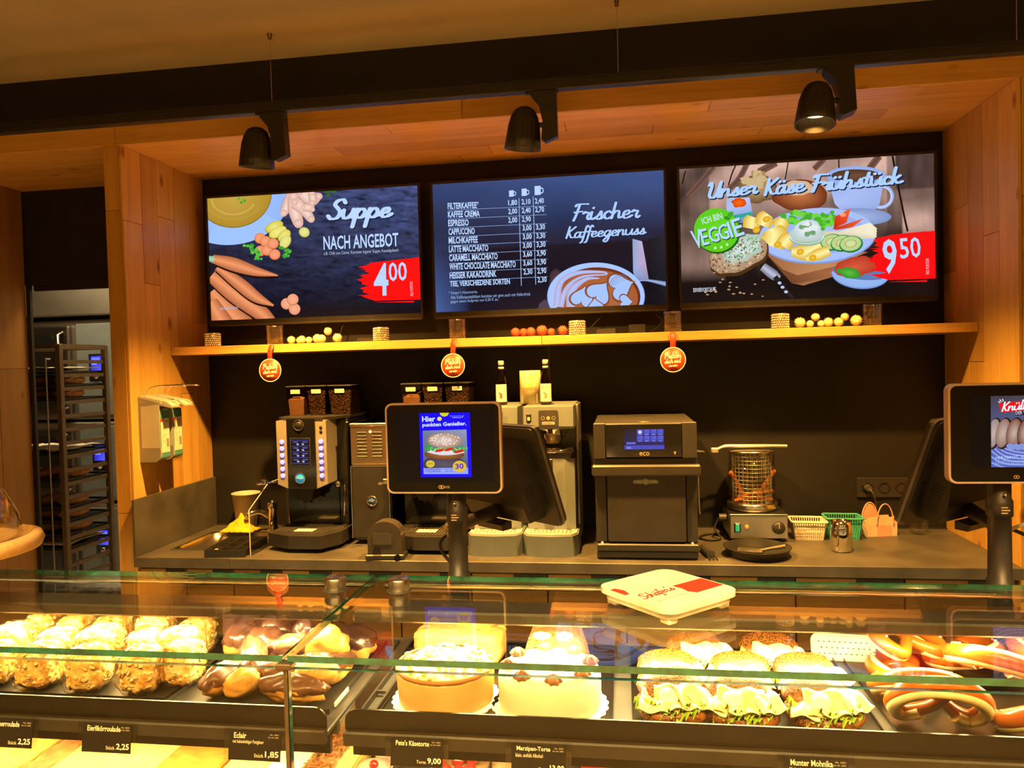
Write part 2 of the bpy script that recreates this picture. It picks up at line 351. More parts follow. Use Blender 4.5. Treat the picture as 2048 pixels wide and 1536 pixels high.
class Pic:
    """flat printed / displayed picture: coloured pieces laid over one another, clipped to the sheet (w x h metres, local XZ, facing -Y)"""
    def __init__(s, w, h, quad=None, step=4e-5):
        s.w = w; s.h = h; s.t = solve_h(quad) if quad else (lambda x, y: (x, y)); s.v = []; s.f = []; s.c = []; s.d = 0; s.step = step
    def tri(s, P, C, raw=False):
        Q = [((p if raw else s.t(*p)), c) for p, c in zip(P, C)]
        for ax, lim, sg in ((0,0,1),(0,1,-1),(1,0,1),(1,1,-1)):
            if all((q[0][ax]-lim)*sg >= 0 for q in Q): continue
            R_ = []
            for a, b in zip(Q, Q[1:]+Q[:1]):
                da = (a[0][ax]-lim)*sg; db = (b[0][ax]-lim)*sg
                if da >= 0: R_.append(a)
                if da*db < 0:
                    k = da/(da-db); R_.append((tuple(x+(y-x)*k for x, y in zip(a[0], b[0])), tuple(x+(y-x)*k for x, y in zip(a[1], b[1]))))
            Q = R_
            if len(Q) < 3: return
        k = len(s.v)
        for (u, v), c in Q: s.v.append(((u-.5)*s.w, -s.d, (.5-v)*s.h)); s.c.append(c)
        s.f.append(tuple(range(k, k+len(Q))))
    def up(s, n=1): s.d += s.step*n
    def col(s, c): return hexc(c) if isinstance(c, str) else tuple(c)
    def poly(s, P, c, lift=True):
        if lift: s.up()
        cs = [s.col(x) for x in c] if isinstance(c, list) else [s.col(c)]*len(P)
        for t in tessellate_polygon([[Vector((p[0], p[1], 0)) for p in P]]): s.tri([P[i] for i in t], [cs[i] for i in t])
    def ell(s, cx, cy, rx, ry, c, c2=None, rot=0, n=36, a0=0, a1=360, wob=0, seed=0, lift=True):
        if lift: s.up()
        c = s.col(c); c2 = s.col(c2) if c2 else c; P = []; cr, sr = cos(R(rot)), sin(R(rot))
        for i in range(n+1):
            a = R(a0+(a1-a0)*i/n); k = 1+wob*nz(cos(a)*2+seed*7.3, sin(a)*2, seed); x, y = rx*k*cos(a), ry*k*sin(a); P.append((cx+x*cr-y*sr, cy+x*sr+y*cr))
        for i in range(n): s.tri([(cx, cy), P[i], P[i+1]], [c2, c, c])
    def ring(s, cx, cy, rx, ry, k, c, rot=0, n=40, a0=0, a1=360):
        s.up(); c = s.col(c); cr, sr = cos(R(rot)), sin(R(rot))
        def p(i, q): a = R(a0+(a1-a0)*i/n); x, y = rx*q*cos(a), ry*q*sin(a); return (cx+x*cr-y*sr, cy+x*sr+y*cr)
        for i in range(n):
            a, b, d, e = p(i,1), p(i+1,1), p(i+1,k), p(i,k); s.tri([a,b,d], [c]*3); s.tri([a,d,e], [c]*3)
    def stroke(s, pts, w, c, cm=None, k=6, lift=True):
        """tapered stroke; w is one width or one per point, cm a lighter middle"""
        if lift: s.up()
        c = s.col(c); cm = s.col(cm) if cm else c; ws = w if isinstance(w, (list, tuple)) else [w]*len(pts)
        P = catmull([(a[0], a[1], b) for a, b in zip(pts, ws)], k); n = len(P); L = []
        for i, p in enumerate(P):
            t = (P[min(i+1,n-1)]-P[max(i-1,0)]); t = Vector((t.x, t.y)).normalized(); h = p.z*.5
            L.append(((p.x-t.y*h, p.y+t.x*h), (p.x, p.y), (p.x+t.y*h, p.y-t.x*h)))
        for a, b in zip(L, L[1:]):
            for i, (ca, cb) in ((0, (c, cm)), (1, (cm, c))):
                s.tri([a[i], a[i+1], b[i+1]], [ca, cb, cb]); s.tri([a[i], b[i+1], b[i]], [ca, cb, ca])
    def place(s, mesh, P0, P1, P2, c):
        """fit lettering: P0 lower-left, P1 lower-right, P2 upper-left of its box"""
        s.up(); c = s.col(c); v, f = mesh
        x0 = min(p[0] for p in v); x1 = max(p[0] for p in v); y0 = min(p[1] for p in v); y1 = max(p[1] for p in v)
        def q(p):
            a = (p[0]-x0)/(x1-x0); b = (p[1]-y0)/max(1e-6, y1-y0); return (P0[0]+a*(P1[0]-P0[0])+b*(P2[0]-P0[0]), P0[1]+a*(P1[1]-P0[1])+b*(P2[1]-P0[1]))
        for g in f:
            for i in range(1, len(g)-1): s.tri([q(v[g[0]]), q(v[g[i]]), q(v[g[i+1]])], [c]*3)
    def text(s, t, P0, P1, hgt, c, bold=.02): s.place(textmesh(t, bold), P0, P1, s._up(P0, P1, hgt), c)
    def script(s, t, P0, P1, hgt, c, w=.26): s.place(scriptmesh(t, w), P0, P1, s._up(P0, P1, hgt), c)
    def _up(s, P0, P1, h):
        d = Vector((P1[0]-P0[0], P1[1]-P0[1])).normalized(); return (P0[0]+d.y*h, P0[1]-d.x*h)
    def obj(s, name, m, parent, loc=(0,0,0), rot=None):
        me = bpy.data.meshes.new(name); me.from_pydata(s.v, [], s.f); ca = me.color_attributes.new('Col', 'FLOAT_COLOR', 'POINT')
        ca.data.foreach_set('color', [x for c in s.c for x in (*c, 1)]); me.update(); return link(name, me, m, parent, loc, rot)
picmat('screen_picture', .72); picmat('screen_bright', .82); printmat('print')
# ---------------------------------------------------------------- shared materials
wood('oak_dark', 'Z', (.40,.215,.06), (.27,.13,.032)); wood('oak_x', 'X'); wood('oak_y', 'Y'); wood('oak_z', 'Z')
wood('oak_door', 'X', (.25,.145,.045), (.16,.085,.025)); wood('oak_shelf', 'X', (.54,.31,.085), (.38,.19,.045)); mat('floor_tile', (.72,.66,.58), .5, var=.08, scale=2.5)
mat('black_paint', (.0185,.017,.0155), .5, var=.10, scale=3, bmp=.05, spec=.3)
mat('black_matte', (.010,.009,.008), .75, var=.1, scale=4)
mat('ceiling_paint', (.35,.32,.26), .9, var=.04, scale=2)
mat('slate', (.108,.10,.086), .42, scale=7, c2=(.060,.055,.048), bmp=.1)
mat('black_metal', (.018,.017,.016), .42, metal=0, var=.1)
mat('black_gloss', (.010,.010,.010), .12, var=.1, coat=.5)
mat('black_plastic', (.030,.028,.026), .38, var=.1)
mat('dark_grey', (.060,.056,.052), .45, var=.1)
mat('grey_plastic', (.145,.175,.19), .42, var=.05)
mat('steel', (.62,.60,.56), .28, metal=1, var=.06, scale=5, stretch=(1,1,14))
mat('steel_rough', (.50,.48,.45), .45, metal=1, var=.08, scale=4)
mat('chrome', (.80,.78,.74), .08, metal=1, var=.03)
mat('dark_steel', (.16,.15,.14), .38, metal=1, var=.1)
mat('white_plastic', (.45,.435,.41), .4, var=.03)
mat('cream_plastic', (.80,.73,.66), .45, var=.04)
mat('wall_beige', (.16,.12,.08), .9, var=.05, scale=1.5)
mat('bake_wall', (.66,.62,.52), .8, var=.05)
mat('lens', (1,.8,.5), .3, emit=(1,.6,.24), es=14)
mat('wire_steel', (.85,.82,.76), .38, metal=.85, var=.05); mat('pot_steel', (.80,.77,.72), .22, metal=1, var=.05); mat('rubber', (.015,.015,.015), .7)
glassy('clear_glass'); glassy('case_glass', (.945,.97,.95), .0, 1.15); glassy('front_glass', (.96,.975,.96), .0, .4); glassy('acrylic', (.93,.93,.92), .02, 1.3)
glassy('smoke', (.42,.40,.37), .03, 1.0)
mat('glass_edge', (.012,.17,.12), .06, var=.3, scale=30, c2=(.004,.05,.035), coat=1, spec=.8)
film('foil'); film('foil_thin', (1,.98,.95))
# ---------------------------------------------------------------- the room
def struct(name, mb, m, parent=None):
    o = mb.obj(name, m, parent)
    if not parent: o['kind'] = 'structure'
    return o
XL, XR, YB, YF, ZN, ZC = -2.027, 1.383, 3.467, 2.853, 2.608, 2.90
struct('floor', MB().box(-6, 3.6, -3.6, 6.4, -.05, 0), 'floor_tile')
struct('ceiling', MB().box(-6, 3.6, -3.6, 6.4, ZC, ZC+.05), 'ceiling_paint')
struct('wall_front', MB().box(-6, 3.6, -3.65, -3.6, 0, ZC), 'wall_beige')
struct('wall_right', MB().box(3.6, 3.65, -3.6, 3.6, 0, ZC), 'wall_beige')
struct('wall_back', MB().box(XL-.005, XR+.3, YB, YB+.08, 0, ZC), 'black_paint')
struct('wall_upper', MB().box(-3.6, 3.6, YF+.004, YF+.06, ZN+.07, ZC), 'black_matte')
struct('wall_doorway', MB().box(-3.06, XL-.078, 3.462, 3.52, 2.132, ZC), 'black_matte')
struct('door_1', MB().box(-3.014, -2.992, 3.452, 3.468, 0, 2.132).box(-2.992, -2.11, 3.48, 3.50, 2.10, 2.132), 'black_metal')
TW = .012
def plankwall(name, core, m, pieces, gap=.0016):
    """a structure with its boards, each a child with its own edges"""
    w = struct(name, core, 'black_matte')
    for b in pieces:
        x0, x1, y0, y1, z0, z1 = b; g = gap/2
        mb = MB(); dims = (x1-x0, y1-y0, z1-z0); thin = dims.index(min(dims))
        e = [g, g, g]; e[thin] = 0
        mb.box(x0+e[0], x1-e[0], y0+e[1], y1-e[1], z0+e[2], z1-e[2], .0012); mb.obj('plank', m, w)
    return w
def split(a, b, cuts): c = [a]+[x for x in cuts if a < x < b]+[b]; return list(zip(c, c[1:]))
rnd = random.Random(3)
# side wall between the niche and the doorway: boards on three faces
P = []
for i, (y0, y1) in enumerate(split(YF+.001, YB, (2.98, 3.09, 3.215, 3.34))):
    for z0, z1 in split(0, ZN, [(1.05,2.3), (2.05,), (.8,2.36), (1.56,), (.5,1.9)][i]): P.append((XL-TW, XL, y0, y1, z0, z1))
for z0, z1 in split(0, ZN, (1.075, 2.34)): P.append((XL-.080, XL-TW-.0005, YF, YF+TW, z0, z1))
for y0, y1 in split(YF+TW, YB, (3.06, 3.26)): P.append((XL-.080, XL-.080+TW, y0, y1, 0, ZN))
plankwall('wall_left', MB().box(XL-.080+TW, XL-TW, YF+TW, YB, 0, ZN), 'oak_z', P)
P = []
for i, (y0, y1) in enumerate(split(YF+.001, YB, (2.99, 3.11, 3.235, 3.35))):
    for z0, z1 in split(0, ZN, [(1.3,), (.9,2.1), (1.62,), (2.25,), (1.1,2.0)][i]): P.append((XR, XR+TW, y0, y1, z0, z1))
for z0, z1 in split(0, ZN, (1.2, 2.2)): P.append((XR+TW+.0005, XR+.09, YF, YF+TW, z0, z1))
for i in range(4):
    for z0, z1 in split(0, ZN, (1.0+.3*i, 2.0+.1*i)): P.append((XR+.092+i*.15, XR+.242+i*.15, YF+.02, YF+.02+TW, z0, z1))
plankwall('wall_side', MB().box(XR+TW, XR+.7, YF+.033, YB, 0, ZN), 'oak_z', P)
# soffit boards run along the niche and on over the doorway
P = []
for i, (y0, y1) in enumerate(split(YF+.012, YB, (2.975, 3.10, 3.225, 3.35))):
    for x0, x1 in split(-3.03, XR+.09, [(-2.3,-.9,.35,1.1), (-1.75,-.2,.9), (-2.45,-1.2,.15,1.05), (-1.5,-.55,.6), (-2.2,-.7,.8)][i]): P.append((x0, x1, y0, y1, ZN, ZN+TW))
plankwall('ceiling_niche', MB().box(-3.03, XR+.6, YF+.012, YB, ZN+TW, ZN+.06), 'oak_x', P)
P = [(x0, x1, YF, YF+TW, ZN-.001, ZN+.078) for x0, x1 in split(-3.03, 2.2, (-2.05, -.585, .82))]
plankwall('trim_1', MB().box(-3.03, 2.2, YF+TW, YF+TW+.01, ZN+TW+.001, ZN+.07), 'oak_x', P)
# wooden wall left of the doorway
P = []
for i in range(14):
    y1 = 3.452-i*.19
    for z0, z1 in split(0, ZN, ((1.7,), (2.1,), (.95,2.25), (1.4,))[i%4]): P.append((-3.016-TW, -3.016, y1-.19, y1, z0, z1))
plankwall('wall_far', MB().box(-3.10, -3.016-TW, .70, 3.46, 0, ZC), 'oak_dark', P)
struct('wall_outer', MB().box(-6.05, -6, -3.6, 6.4, 0, ZC), 'wall_beige')
struct('trim_2', MB().box(XL, XR, YB-.012, YB, .86, .9), 'black_matte')
# bakehouse shell
struct('wall_bakehouse', MB().box(-6, -1.9, 6.2, 6.25, 0, ZC), 'bake_wall')
struct('wall_passage', MB().box(-2.06, -2.02, YB+.08, 6.2, 0, ZC), 'bake_wall')
# ---------------------------------------------------------------- spotlight track
t = thing('light_track', 'long black lighting track hung on thin wires below the ceiling', 'track', (0, 2.64, 2.611))
MB().box(-3.0, 2.2, -.018, .018, 0, .034, .003).box(-3.0, 2.2, -.022, .022, .030, .036).obj('rail', 'black_metal', t)
for x in (-1.256, .013, 1.279):
    w = MB().cyl((x,0,.03), (x,0,.286), .0012, 6).obj('wire', 'steel', t)
    MB().cyl((x,0,.272), (x,0,.2885), .007, 10, .012).obj('ceiling_cap', 'chrome', w)
def spot_head():
    t = thing('track_spotlight', '', 'lamp')
    # driver box with its curved arm edge
    poly = [(-.045,.0), (.045,.0), (.045,-.155), (.0,-.172), (-.012,-.16), (-.006,-.10), (-.016,-.05), (-.045,-.012)]
    MB().prism(poly, 'y', -.022, .022).obj('driver_box', 'black_metal', t)
    MB().box(-.065, .05, -.014, .014, -.004, .012, .002).obj('track_adapter', 'black_metal', t)
    h = bpy.data.objects.new('tmp', None)
    prof = [(.0,.075), (.018,.073), (.036,.062), (.048,.040), (.056,.010), (.061,-.03), (.065,-.072), (.060,-.072), (.055,-.02), (.0,-.018)]
    def rib(a, r, z): return 1-.035*(0.5+.5*cos(a*22)) if r > .03 and z > -.06 else 1
    Mx = Matrix.Translation((-.075, 0, -.118)) @ Matrix.Rotation(R(6), 4, 'Y')
    hd = MB().lathe(prof, 88, M=Mx, wob=rib).obj('lamp_head', 'black_metal', t)
    MB().lathe([(.0,-.022),(.052,-.022),(.052,-.019)], 24, M=Mx).obj('lens', 'lens', hd)
    MB().cyl((-.03,0,-.11), (.0,0,-.11), .009, 10).obj('pivot', 'black_metal', t)
    return t
sp = spot_head()
for i, (x, lab) in enumerate(((-1.253, 'black ribbed track spotlight in front of the soup price screen'), (-.247, 'black ribbed track spotlight above the coffee menu screen'), (.733, 'black ribbed track spotlight with glowing lens above the breakfast screen'))):
    o = sp if i == 0 else dup(sp)
    o.location = (x, 2.64, 2.609); o['label'] = lab; o['group'] = 'spotlights on the track'
    o.rotation_euler = (R(7) if i < 2 else R(-9), 0, R(0))
    light('SPOT', 'track_spotlight_beam', (x-.075, 2.645, 2.425), 265, WARM, (x*1.0-.05, 2.98, .9), spot_size=R(100), spot_blend=.85, shadow_soft_size=.03)
# ---------------------------------------------------------------- bakehouse: hood, ovens, rack
t = thing('extractor_hood', 'wide stainless steel hood over the ovens behind the doorway', 'hood', (-4.0, 5.0, 2.10))
MB().box(-1.2, .62, 0, .9, 0, .20, .01).obj('canopy', 'steel_rough', t)
MB().box(.36, .44, -.004, .0, .06, .075).obj('nameplate', 'dark_grey', t)
def oven(z0, z1, lab):
    t = thing('deck_oven', lab, 'oven', (-4.2, 5.05, z0), group='stacked ovens'); h = z1-z0
    MB().box(-.9, .58, 0, .8, 0, h-.01, .01).obj('housing', 'steel_rough', t)
    MB().box(.20, .48, -.015, 0, .03, h-.04, .004).obj('control_panel', 'grey_plastic', t)
    MB().box(.30, .42, -.02, -.014, h*.38, h*.38+.20, .003).obj('display_frame', 'black_gloss', t)
    p = Pic(.085, .11); p.poly([(0,0),(1,0),(1,1),(0,1)], ['2a2ad0','3a3ae8','5a60f8','3030d8']); p.poly([(.1,.1),(.9,.1),(.9,.3),(.1,.3)], '7a7cff'); p.poly([(.1,.5),(.6,.5),(.6,.6),(.1,.6)], '8f93ff')
    p.obj('display', 'screen_picture', t, (.36, -.0215, h*.38+.13))
    MB().lathe([(0,0),(.022,0),(.022,.012),(0,.014)], 20, M=Matrix.Translation((.36,-.02,h*.38+.035)) @ Matrix.Rotation(R(90), 4, 'X')).obj('knob', 'chrome', t)
    d = MB().box(-.86, .16, -.04, 0, .04, h-.05, .012).obj('door', 'dark_steel', t)
    MB().prism(rrect(-.74, .04, .10, h-.11, .05), 'y', -.046, -.036).obj('door_window', 'black_gloss', d)
    MB().tube([(.11,-.04,.08),(.11,-.085,.10),(.11,-.085,h-.12),(.11,-.04,h-.1)], .011, 8).obj('door_handle', 'steel', d)
oven(1.33, 2.08, 'uppermost bakehouse oven with blue display, below the steel hood')
oven(.72, 1.32, 'middle bakehouse oven half hidden behind the bread rack')
oven(.08, .71, 'lowest bakehouse oven seen between the lower bread rack trays')
mat('rack_steel', (.15,.11,.075), .45, metal=.3, var=.1)
rk = thing('bread_rack', 'tall dark metal bakery rack with many tray rails in doorway', 'rack', (-3.25, 3.6, 0))
x0, x1, y0, y1 = -.27, .287, 0, .355
for x in (x0, x1):
    for y in (y0, y1): MB().box(x-.014, x+.014, y-.014, y+.014, .06, 1.83, .002).obj('post', 'rack_steel', rk)
for y in (y0, y1): MB().box(x0, x1, y-.012, y+.012, 1.805, 1.83).obj('top_bar', 'rack_steel', rk)
for x in (x0, x1): MB().box(x-.012, x+.012, y0, y1, 1.805, 1.83).obj('top_bar', 'rack_steel', rk)
LV = [1.728-.0735*i for i in range(20)]
rl = MB().box(-.010, .010, y0, y1, -.003, .016).mesh('rail')
for z in LV:
    for x in (x0+.008, x1-.008): link('rail', rl, 'rack_steel', rk, (x, 0, z))
MB().cyl((x1-.055,-.03,1.02), (x1-.055,-.03,1.76), .004, 8).cyl((x1-.055,-.03,1.75), (x1-.055,.0,1.75), .004, 6).cyl((x1-.055,-.03,.5), (x1-.055,-.03,1.03), .004, 8).obj('lock_rod', 'steel', rk)
MB().box(-2.992, -2.10, 3.50, 3.505, 0, 0.02).obj('trim_3', 'black_metal')['kind'] = 'structure'
mat('loaf', (.52,.26,.085), .6, c2=(.30,.12,.04), scale=25, bmp=.3); mat('linen', (.72,.66,.55), .9, var=.1, scale=20, bmp=.3)
def crust(seed): return lambda d: 1+.07*nz(d.x*2.2+seed, d.y*2.2, d.z*2.2+seed)
lm = [MB().ball((0,0,.034), (.095,.05,.032), 14, 8, crust(i*3.1)).mesh('loaf') for i in range(3)]
def rack_tray(z, kind, tl):
    t = thing('baking_tray', 'dark baking tray '+tl, 'tray', (-3.245, 3.615, z+.017), group='trays in the bread rack')
    MB().box(-.255, .262, 0, .335, 0, .003).box(-.255, .262, 0, .003, 0, .014).box(-.255, .262, .332, .335, 0, .014).box(-.255, -.252, 0, .335, 0, .014).box(.259, .262, 0, .335, 0, .014).obj('pan', 'black_metal', t)
    if kind == 'loaf':
        for k in range(4):
            o = link('bread_loaf', lm[(k+int(z*100))%3], 'loaf', None, (-3.42+.125*k+.01*(k%2), 3.75+.02*((k*7+int(z*50))%3)/2, z+.021), (0, 0, R(80+8*((k*5)%3))))
            tag(o, ('leftmost', 'second', 'third', 'rightmost')[k]+' brown bread loaf on the baking tray '+tl, 'bread', 'loaves in the bread rack')
    else:
        o = MB().sheet(22, 8, lambda u, v: (-.25+.5*u, .01+.32*v, .028+.012*nz(u*9, v*3, z*7)+.008*nz(u*22, v*8, 1)), .004).obj('baker_linen', 'linen', None, (-3.245, 3.615, z+.02))
        tag(o, 'pale folded cloth lying on the rack tray '+tl, 'cloth')
for i, k, tl in ((1,'linen','at the top of the rack'), (2,'loaf','second from the rack top'), (3,'loaf','third from the rack top'), (7,'linen','in the middle of the rack'), (9,'loaf','just below the middle of the rack'), (11,'loaf','on the upper of the low rack rails'), (12,'loaf','on the central low rack rails'), (13,'loaf','on the bottommost visible rack rails'), (14,'linen','near the rack foot')): rack_tray(LV[i], k, tl)
# ---------------------------------------------------------------- back counter: cabinets, worktop, splashback
ZW = .896
cabs = [(-2.02,-1.60), (-1.60,-1.18), (-1.18,-.60), (-.60,.0), (.0,.62), (.62,1.378)]
cl = ['leftmost', 'second from left', 'third from left', 'third from right', 'second from right', 'rightmost']
for (a, b), l in zip(cabs, cl):
    t = thing('base_cabinet', l+' oak base cabinet under the back worktop', 'cabinet', ((a+b)/2, 2.86, 0), group='base cabinets under the back worktop'); w = (b-a)/2
    MB().box(-w+.001, w-.001, .022, .58, .09, .852).obj('carcass', 'black_matte', t)
    MB().box(-w+.01, w-.01, .06, .5, 0, .09).obj('plinth', 'black_matte', t)
    n = 2
    for k in range(n):
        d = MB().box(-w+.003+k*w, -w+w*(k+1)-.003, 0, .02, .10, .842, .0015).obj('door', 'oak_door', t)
        MB().box(-w+.003+k*w+w*.55, -w+w*(k+1)-.004, -.001, .004, .822, .8425).obj('grip_recess', 'black_matte', d)
wt = MB().box(XL+.001, -1.93, 2.83, YB-.001, ZW-.042, ZW, .002).box(-1.60, XR-.001, 2.83, YB-.001, ZW-.042, ZW, .002).box(-1.93, -1.60, 2.83, 2.965, ZW-.042, ZW).box(-1.93, -1.60, 3.285, YB-.001, ZW-.042, ZW)
o = wt.obj('worktop', 'slate'); tag(o, 'long dark slate worktop holding the coffee machines and oven', 'worktop')
o = MB().box(XL+.0005, XL+.012, 2.832, YB-.001, ZW+.0005, 1.136, .001).obj('splashback', 'slate'); tag(o, 'dark slate splashback panel on the wooden wall beside the sink', 'splashback')
sh = thing('wall_shelf', 'long oak shelf below the three menu screens', 'shelf', (0,0,1.738))
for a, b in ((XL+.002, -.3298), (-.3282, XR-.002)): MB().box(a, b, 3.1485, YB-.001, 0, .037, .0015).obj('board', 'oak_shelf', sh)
# ---------------------------------------------------------------- three menu screens
TVW, TVH = 1.047, .589
WB = 'b9d4ff'
def lerp(a, b, k): return tuple(x+(y-x)*k for x, y in zip(a, b))
def bg(p, nu, nv, fn):
    """ground of a picture: a grid of tones"""
    p.up(); C = [[fn(i/nu, j/nv) for i in range(nu+1)] for j in range(nv+1)]
    for j in range(nv):
        for i in range(nu):
            q = [(i/nu,j/nv),((i+1)/nu,j/nv),((i+1)/nu,(j+1)/nv),(i/nu,(j+1)/nv)]; c = [C[j][i],C[j][i+1],C[j+1][i+1],C[j+1][i]]
            p.tri([q[0],q[1],q[2]], [c[0],c[1],c[2]], True); p.tri([q[0],q[2],q[3]], [c[0],c[2],c[3]], True)
def brush(p, x0, y0, x1, y1, sl, c, seed):
    """red price patch with a ragged brushed left side"""
    r = random.Random(seed); n = 9; pts = []
    for i in range(n+1):
        k = i/n; pts.append((x0+(90 if i in (0,n) else 0)+abs(k-.5)*120*r.random()+40*r.random(), y0+(y1-y0)*k)); 
        if i < n: pts.append((x0+20+90*r.random()+60*abs(k-.5), y0+(y1-y0)*(k+.5/n)))
    pts += [(x1+40, y1-12), (x1+40, y0-sl)]
    p.poly(pts, c)
    for i in range(9):
        k = r.random(); y = y0+(y1-y0)*k; xx = x0+80*r.random()-30
        p.poly([(xx, y), (xx+200, y-9), (xx+200, y+9)], c, False)
    for k in (-.025, 1.03): y = y0+(y1-y0)*k; p.poly([(x0+130, y+4), (x1-60, y-(sl*.6 if k < .5 else 10)), (x1-60, y+14-(sl*.6 if k < .5 else 10))], c, False)
def leafy(p, cx, cy, r, c, n, seed, c2=None):
    q = random.Random(seed)
    for i in range(n):
        a = q.random()*6.28; d = r*math.sqrt(q.random()); p.ell(cx+d*cos(a), cy+d*sin(a)*.7, r*.34, r*.27, c if q.random() < .6 else (c2 or c), wob=.5, seed=seed+i, n=14, lift=(i % 3 == 0))
def pic_soup():
    p = Pic(TVW, TVH, [(133,188),(1875,80),(1925,1140),(193,1205)])
    def slate(u, v):
        n = .5+.5*nz(u*9+v*14, v*42-u*12, 2)+.35*nz(u*30+v*40, v*120-u*40, 5); lum = max(0, 1.15*(1-v*1.05)*(.35+u*.75))
        k = max(0, min(1, n))*lum+.04*max(0, n)
        return lerp(s2l((.03,.025,.045)), s2l((.30,.36,.58)), max(0, min(1, k)))
    bg(p, 110, 62, slate)
    p.ell(310,180,500,395,'8fb4f4','a8c6ff', n=60); p.ell(310,180,500,395,'9cc0fb', a0=30, a1=110)
    p.ell(350,150,318,282,'8a6a20', n=50); p.ell(350,146,312,278,'b08a2a','c9a648', n=50)
    for rx, c in ((250,'b8953c'), (190,'c9a750'), (120,'bd9a44')): p.ring(350, 190, rx, rx*.72, .9, c, a0=20, a1=200)
    leafy(p, 415, 200, 34, '4f9a2a', 8, 3, '6db83a'); leafy(p, 1145, 125, 55, '2f6a2e', 7, 5)
    for pts, w in (([(900,130),(990,190),(1060,170)], [90,120,60]), ([(830,150),(800,240),(770,310)], [70,80,60]), ([(850,170),(860,280),(895,395)], [90,100,80]), ([(860,220),(930,270),(1000,360)], [100,90,60]), ([(930,260),(990,265),(1010,280)], [60,60,40]), ([(1000,140),(1010,200),(1005,225)], [50,60,50])):
        p.stroke(pts, [x+8 for x in w], 'b98f86'); p.stroke(pts, w, 'd9aa9c', 'f6d8cc')
        for q in (pts[0], pts[-1]): p.ell(q[0], q[1], w[-1]*.5, w[-1]*.5, 'd9aa9c', 'f2d0c2', n=16)
    for x, y, rx, ry, ro, c in ((695,425,80,45,-25,'d2c640'), (725,470,80,44,-28,'e2d95e'), (780,500,62,44,-45,'d8cf52'), (790,550,62,44,-60,'d5d478'), (945,470,46,42,30,'cfd27e')):
        p.ell(x, y, rx, ry, 'a39a30', rot=ro); p.ell(x, y-3, rx*.93, ry*.9, c, 'efe98a', rot=ro)
    for x, y in ((580,520), (625,545), (585,625), (640,620), (705,655), (690,565)): p.ell(x, y, 47, 45, 'c9663c'); p.ell(x, y-2, 43, 41, 'ea8e62', 'f4a57c')
    for x, y, r in ((490,590,45), (545,640,55), (560,690,35), (780,625,50), (800,670,30)): leafy(p, x, y, r, '37a02c', 7, int(x), '56c03c')
    for pts, w in (([(190,960),(330,1120),(480,1260)], [150,190,170]), ([(180,1050),(260,1180),(330,1280)], [120,150,150]), ([(185,830),(380,980),(600,1140),(720,1260)], [110,150,130,90]), ([(230,760),(420,900),(560,1010),(705,1080)], [60,105,90,16]), ([(190,690),(360,735),(550,795),(735,830)], [70,112,80,12])):
        p.stroke([(a+5, b+12) for a, b in pts], [x+10 for x in w], '1a0d0a'); p.stroke(pts, w, 'b0603a', 'f09a68')
    p.stroke([(160,690),(205,695)], [50,50], '7fae8a', 'a9d0b0')
    for x, y in ((812,1065), (880,1110), (863,1030)): p.ell(x, y, 48, 48, 'b86a48'); p.ell(x, y-2, 45, 45, 'ea9a76', 'f3b08c')
    p.text('SERVIERVORSCHLAG', (262,1118), (412,1106), 22, '9fb4cc', .01)
    for dx, dy, c in ((7,8,'0a0f20'), (0,0,WB)): p.script('Suppe', (1128+dx,448+dy), (1690+dx,425+dy), 255, c, .34)
    for dx, dy, c in ((5,5,'0a0f20'), (0,0,WB)): p.text('NACH ANGEBOT', (1110+dx,618+dy), (1730+dx,588+dy), 115, c, .018)
    p.text('z.B. Chili con Carne, Karotten Ingwer Suppe, Kesselgulasch', (1113,668), (1730,638), 34, 'aebfdc', .0)
    brush(p, 1390, 725, 1925, 1040, 55, 'fb0f10', 4)
    p.text('4', (1535,1000), (1655,995), 270, WB, .02); p.text('00', (1655,880), (1805,872), 158, WB, .01)
    p.text('PRO PORTION', (1860,998), (1850,880), 24, 'e8b8c8', .0)
    return p
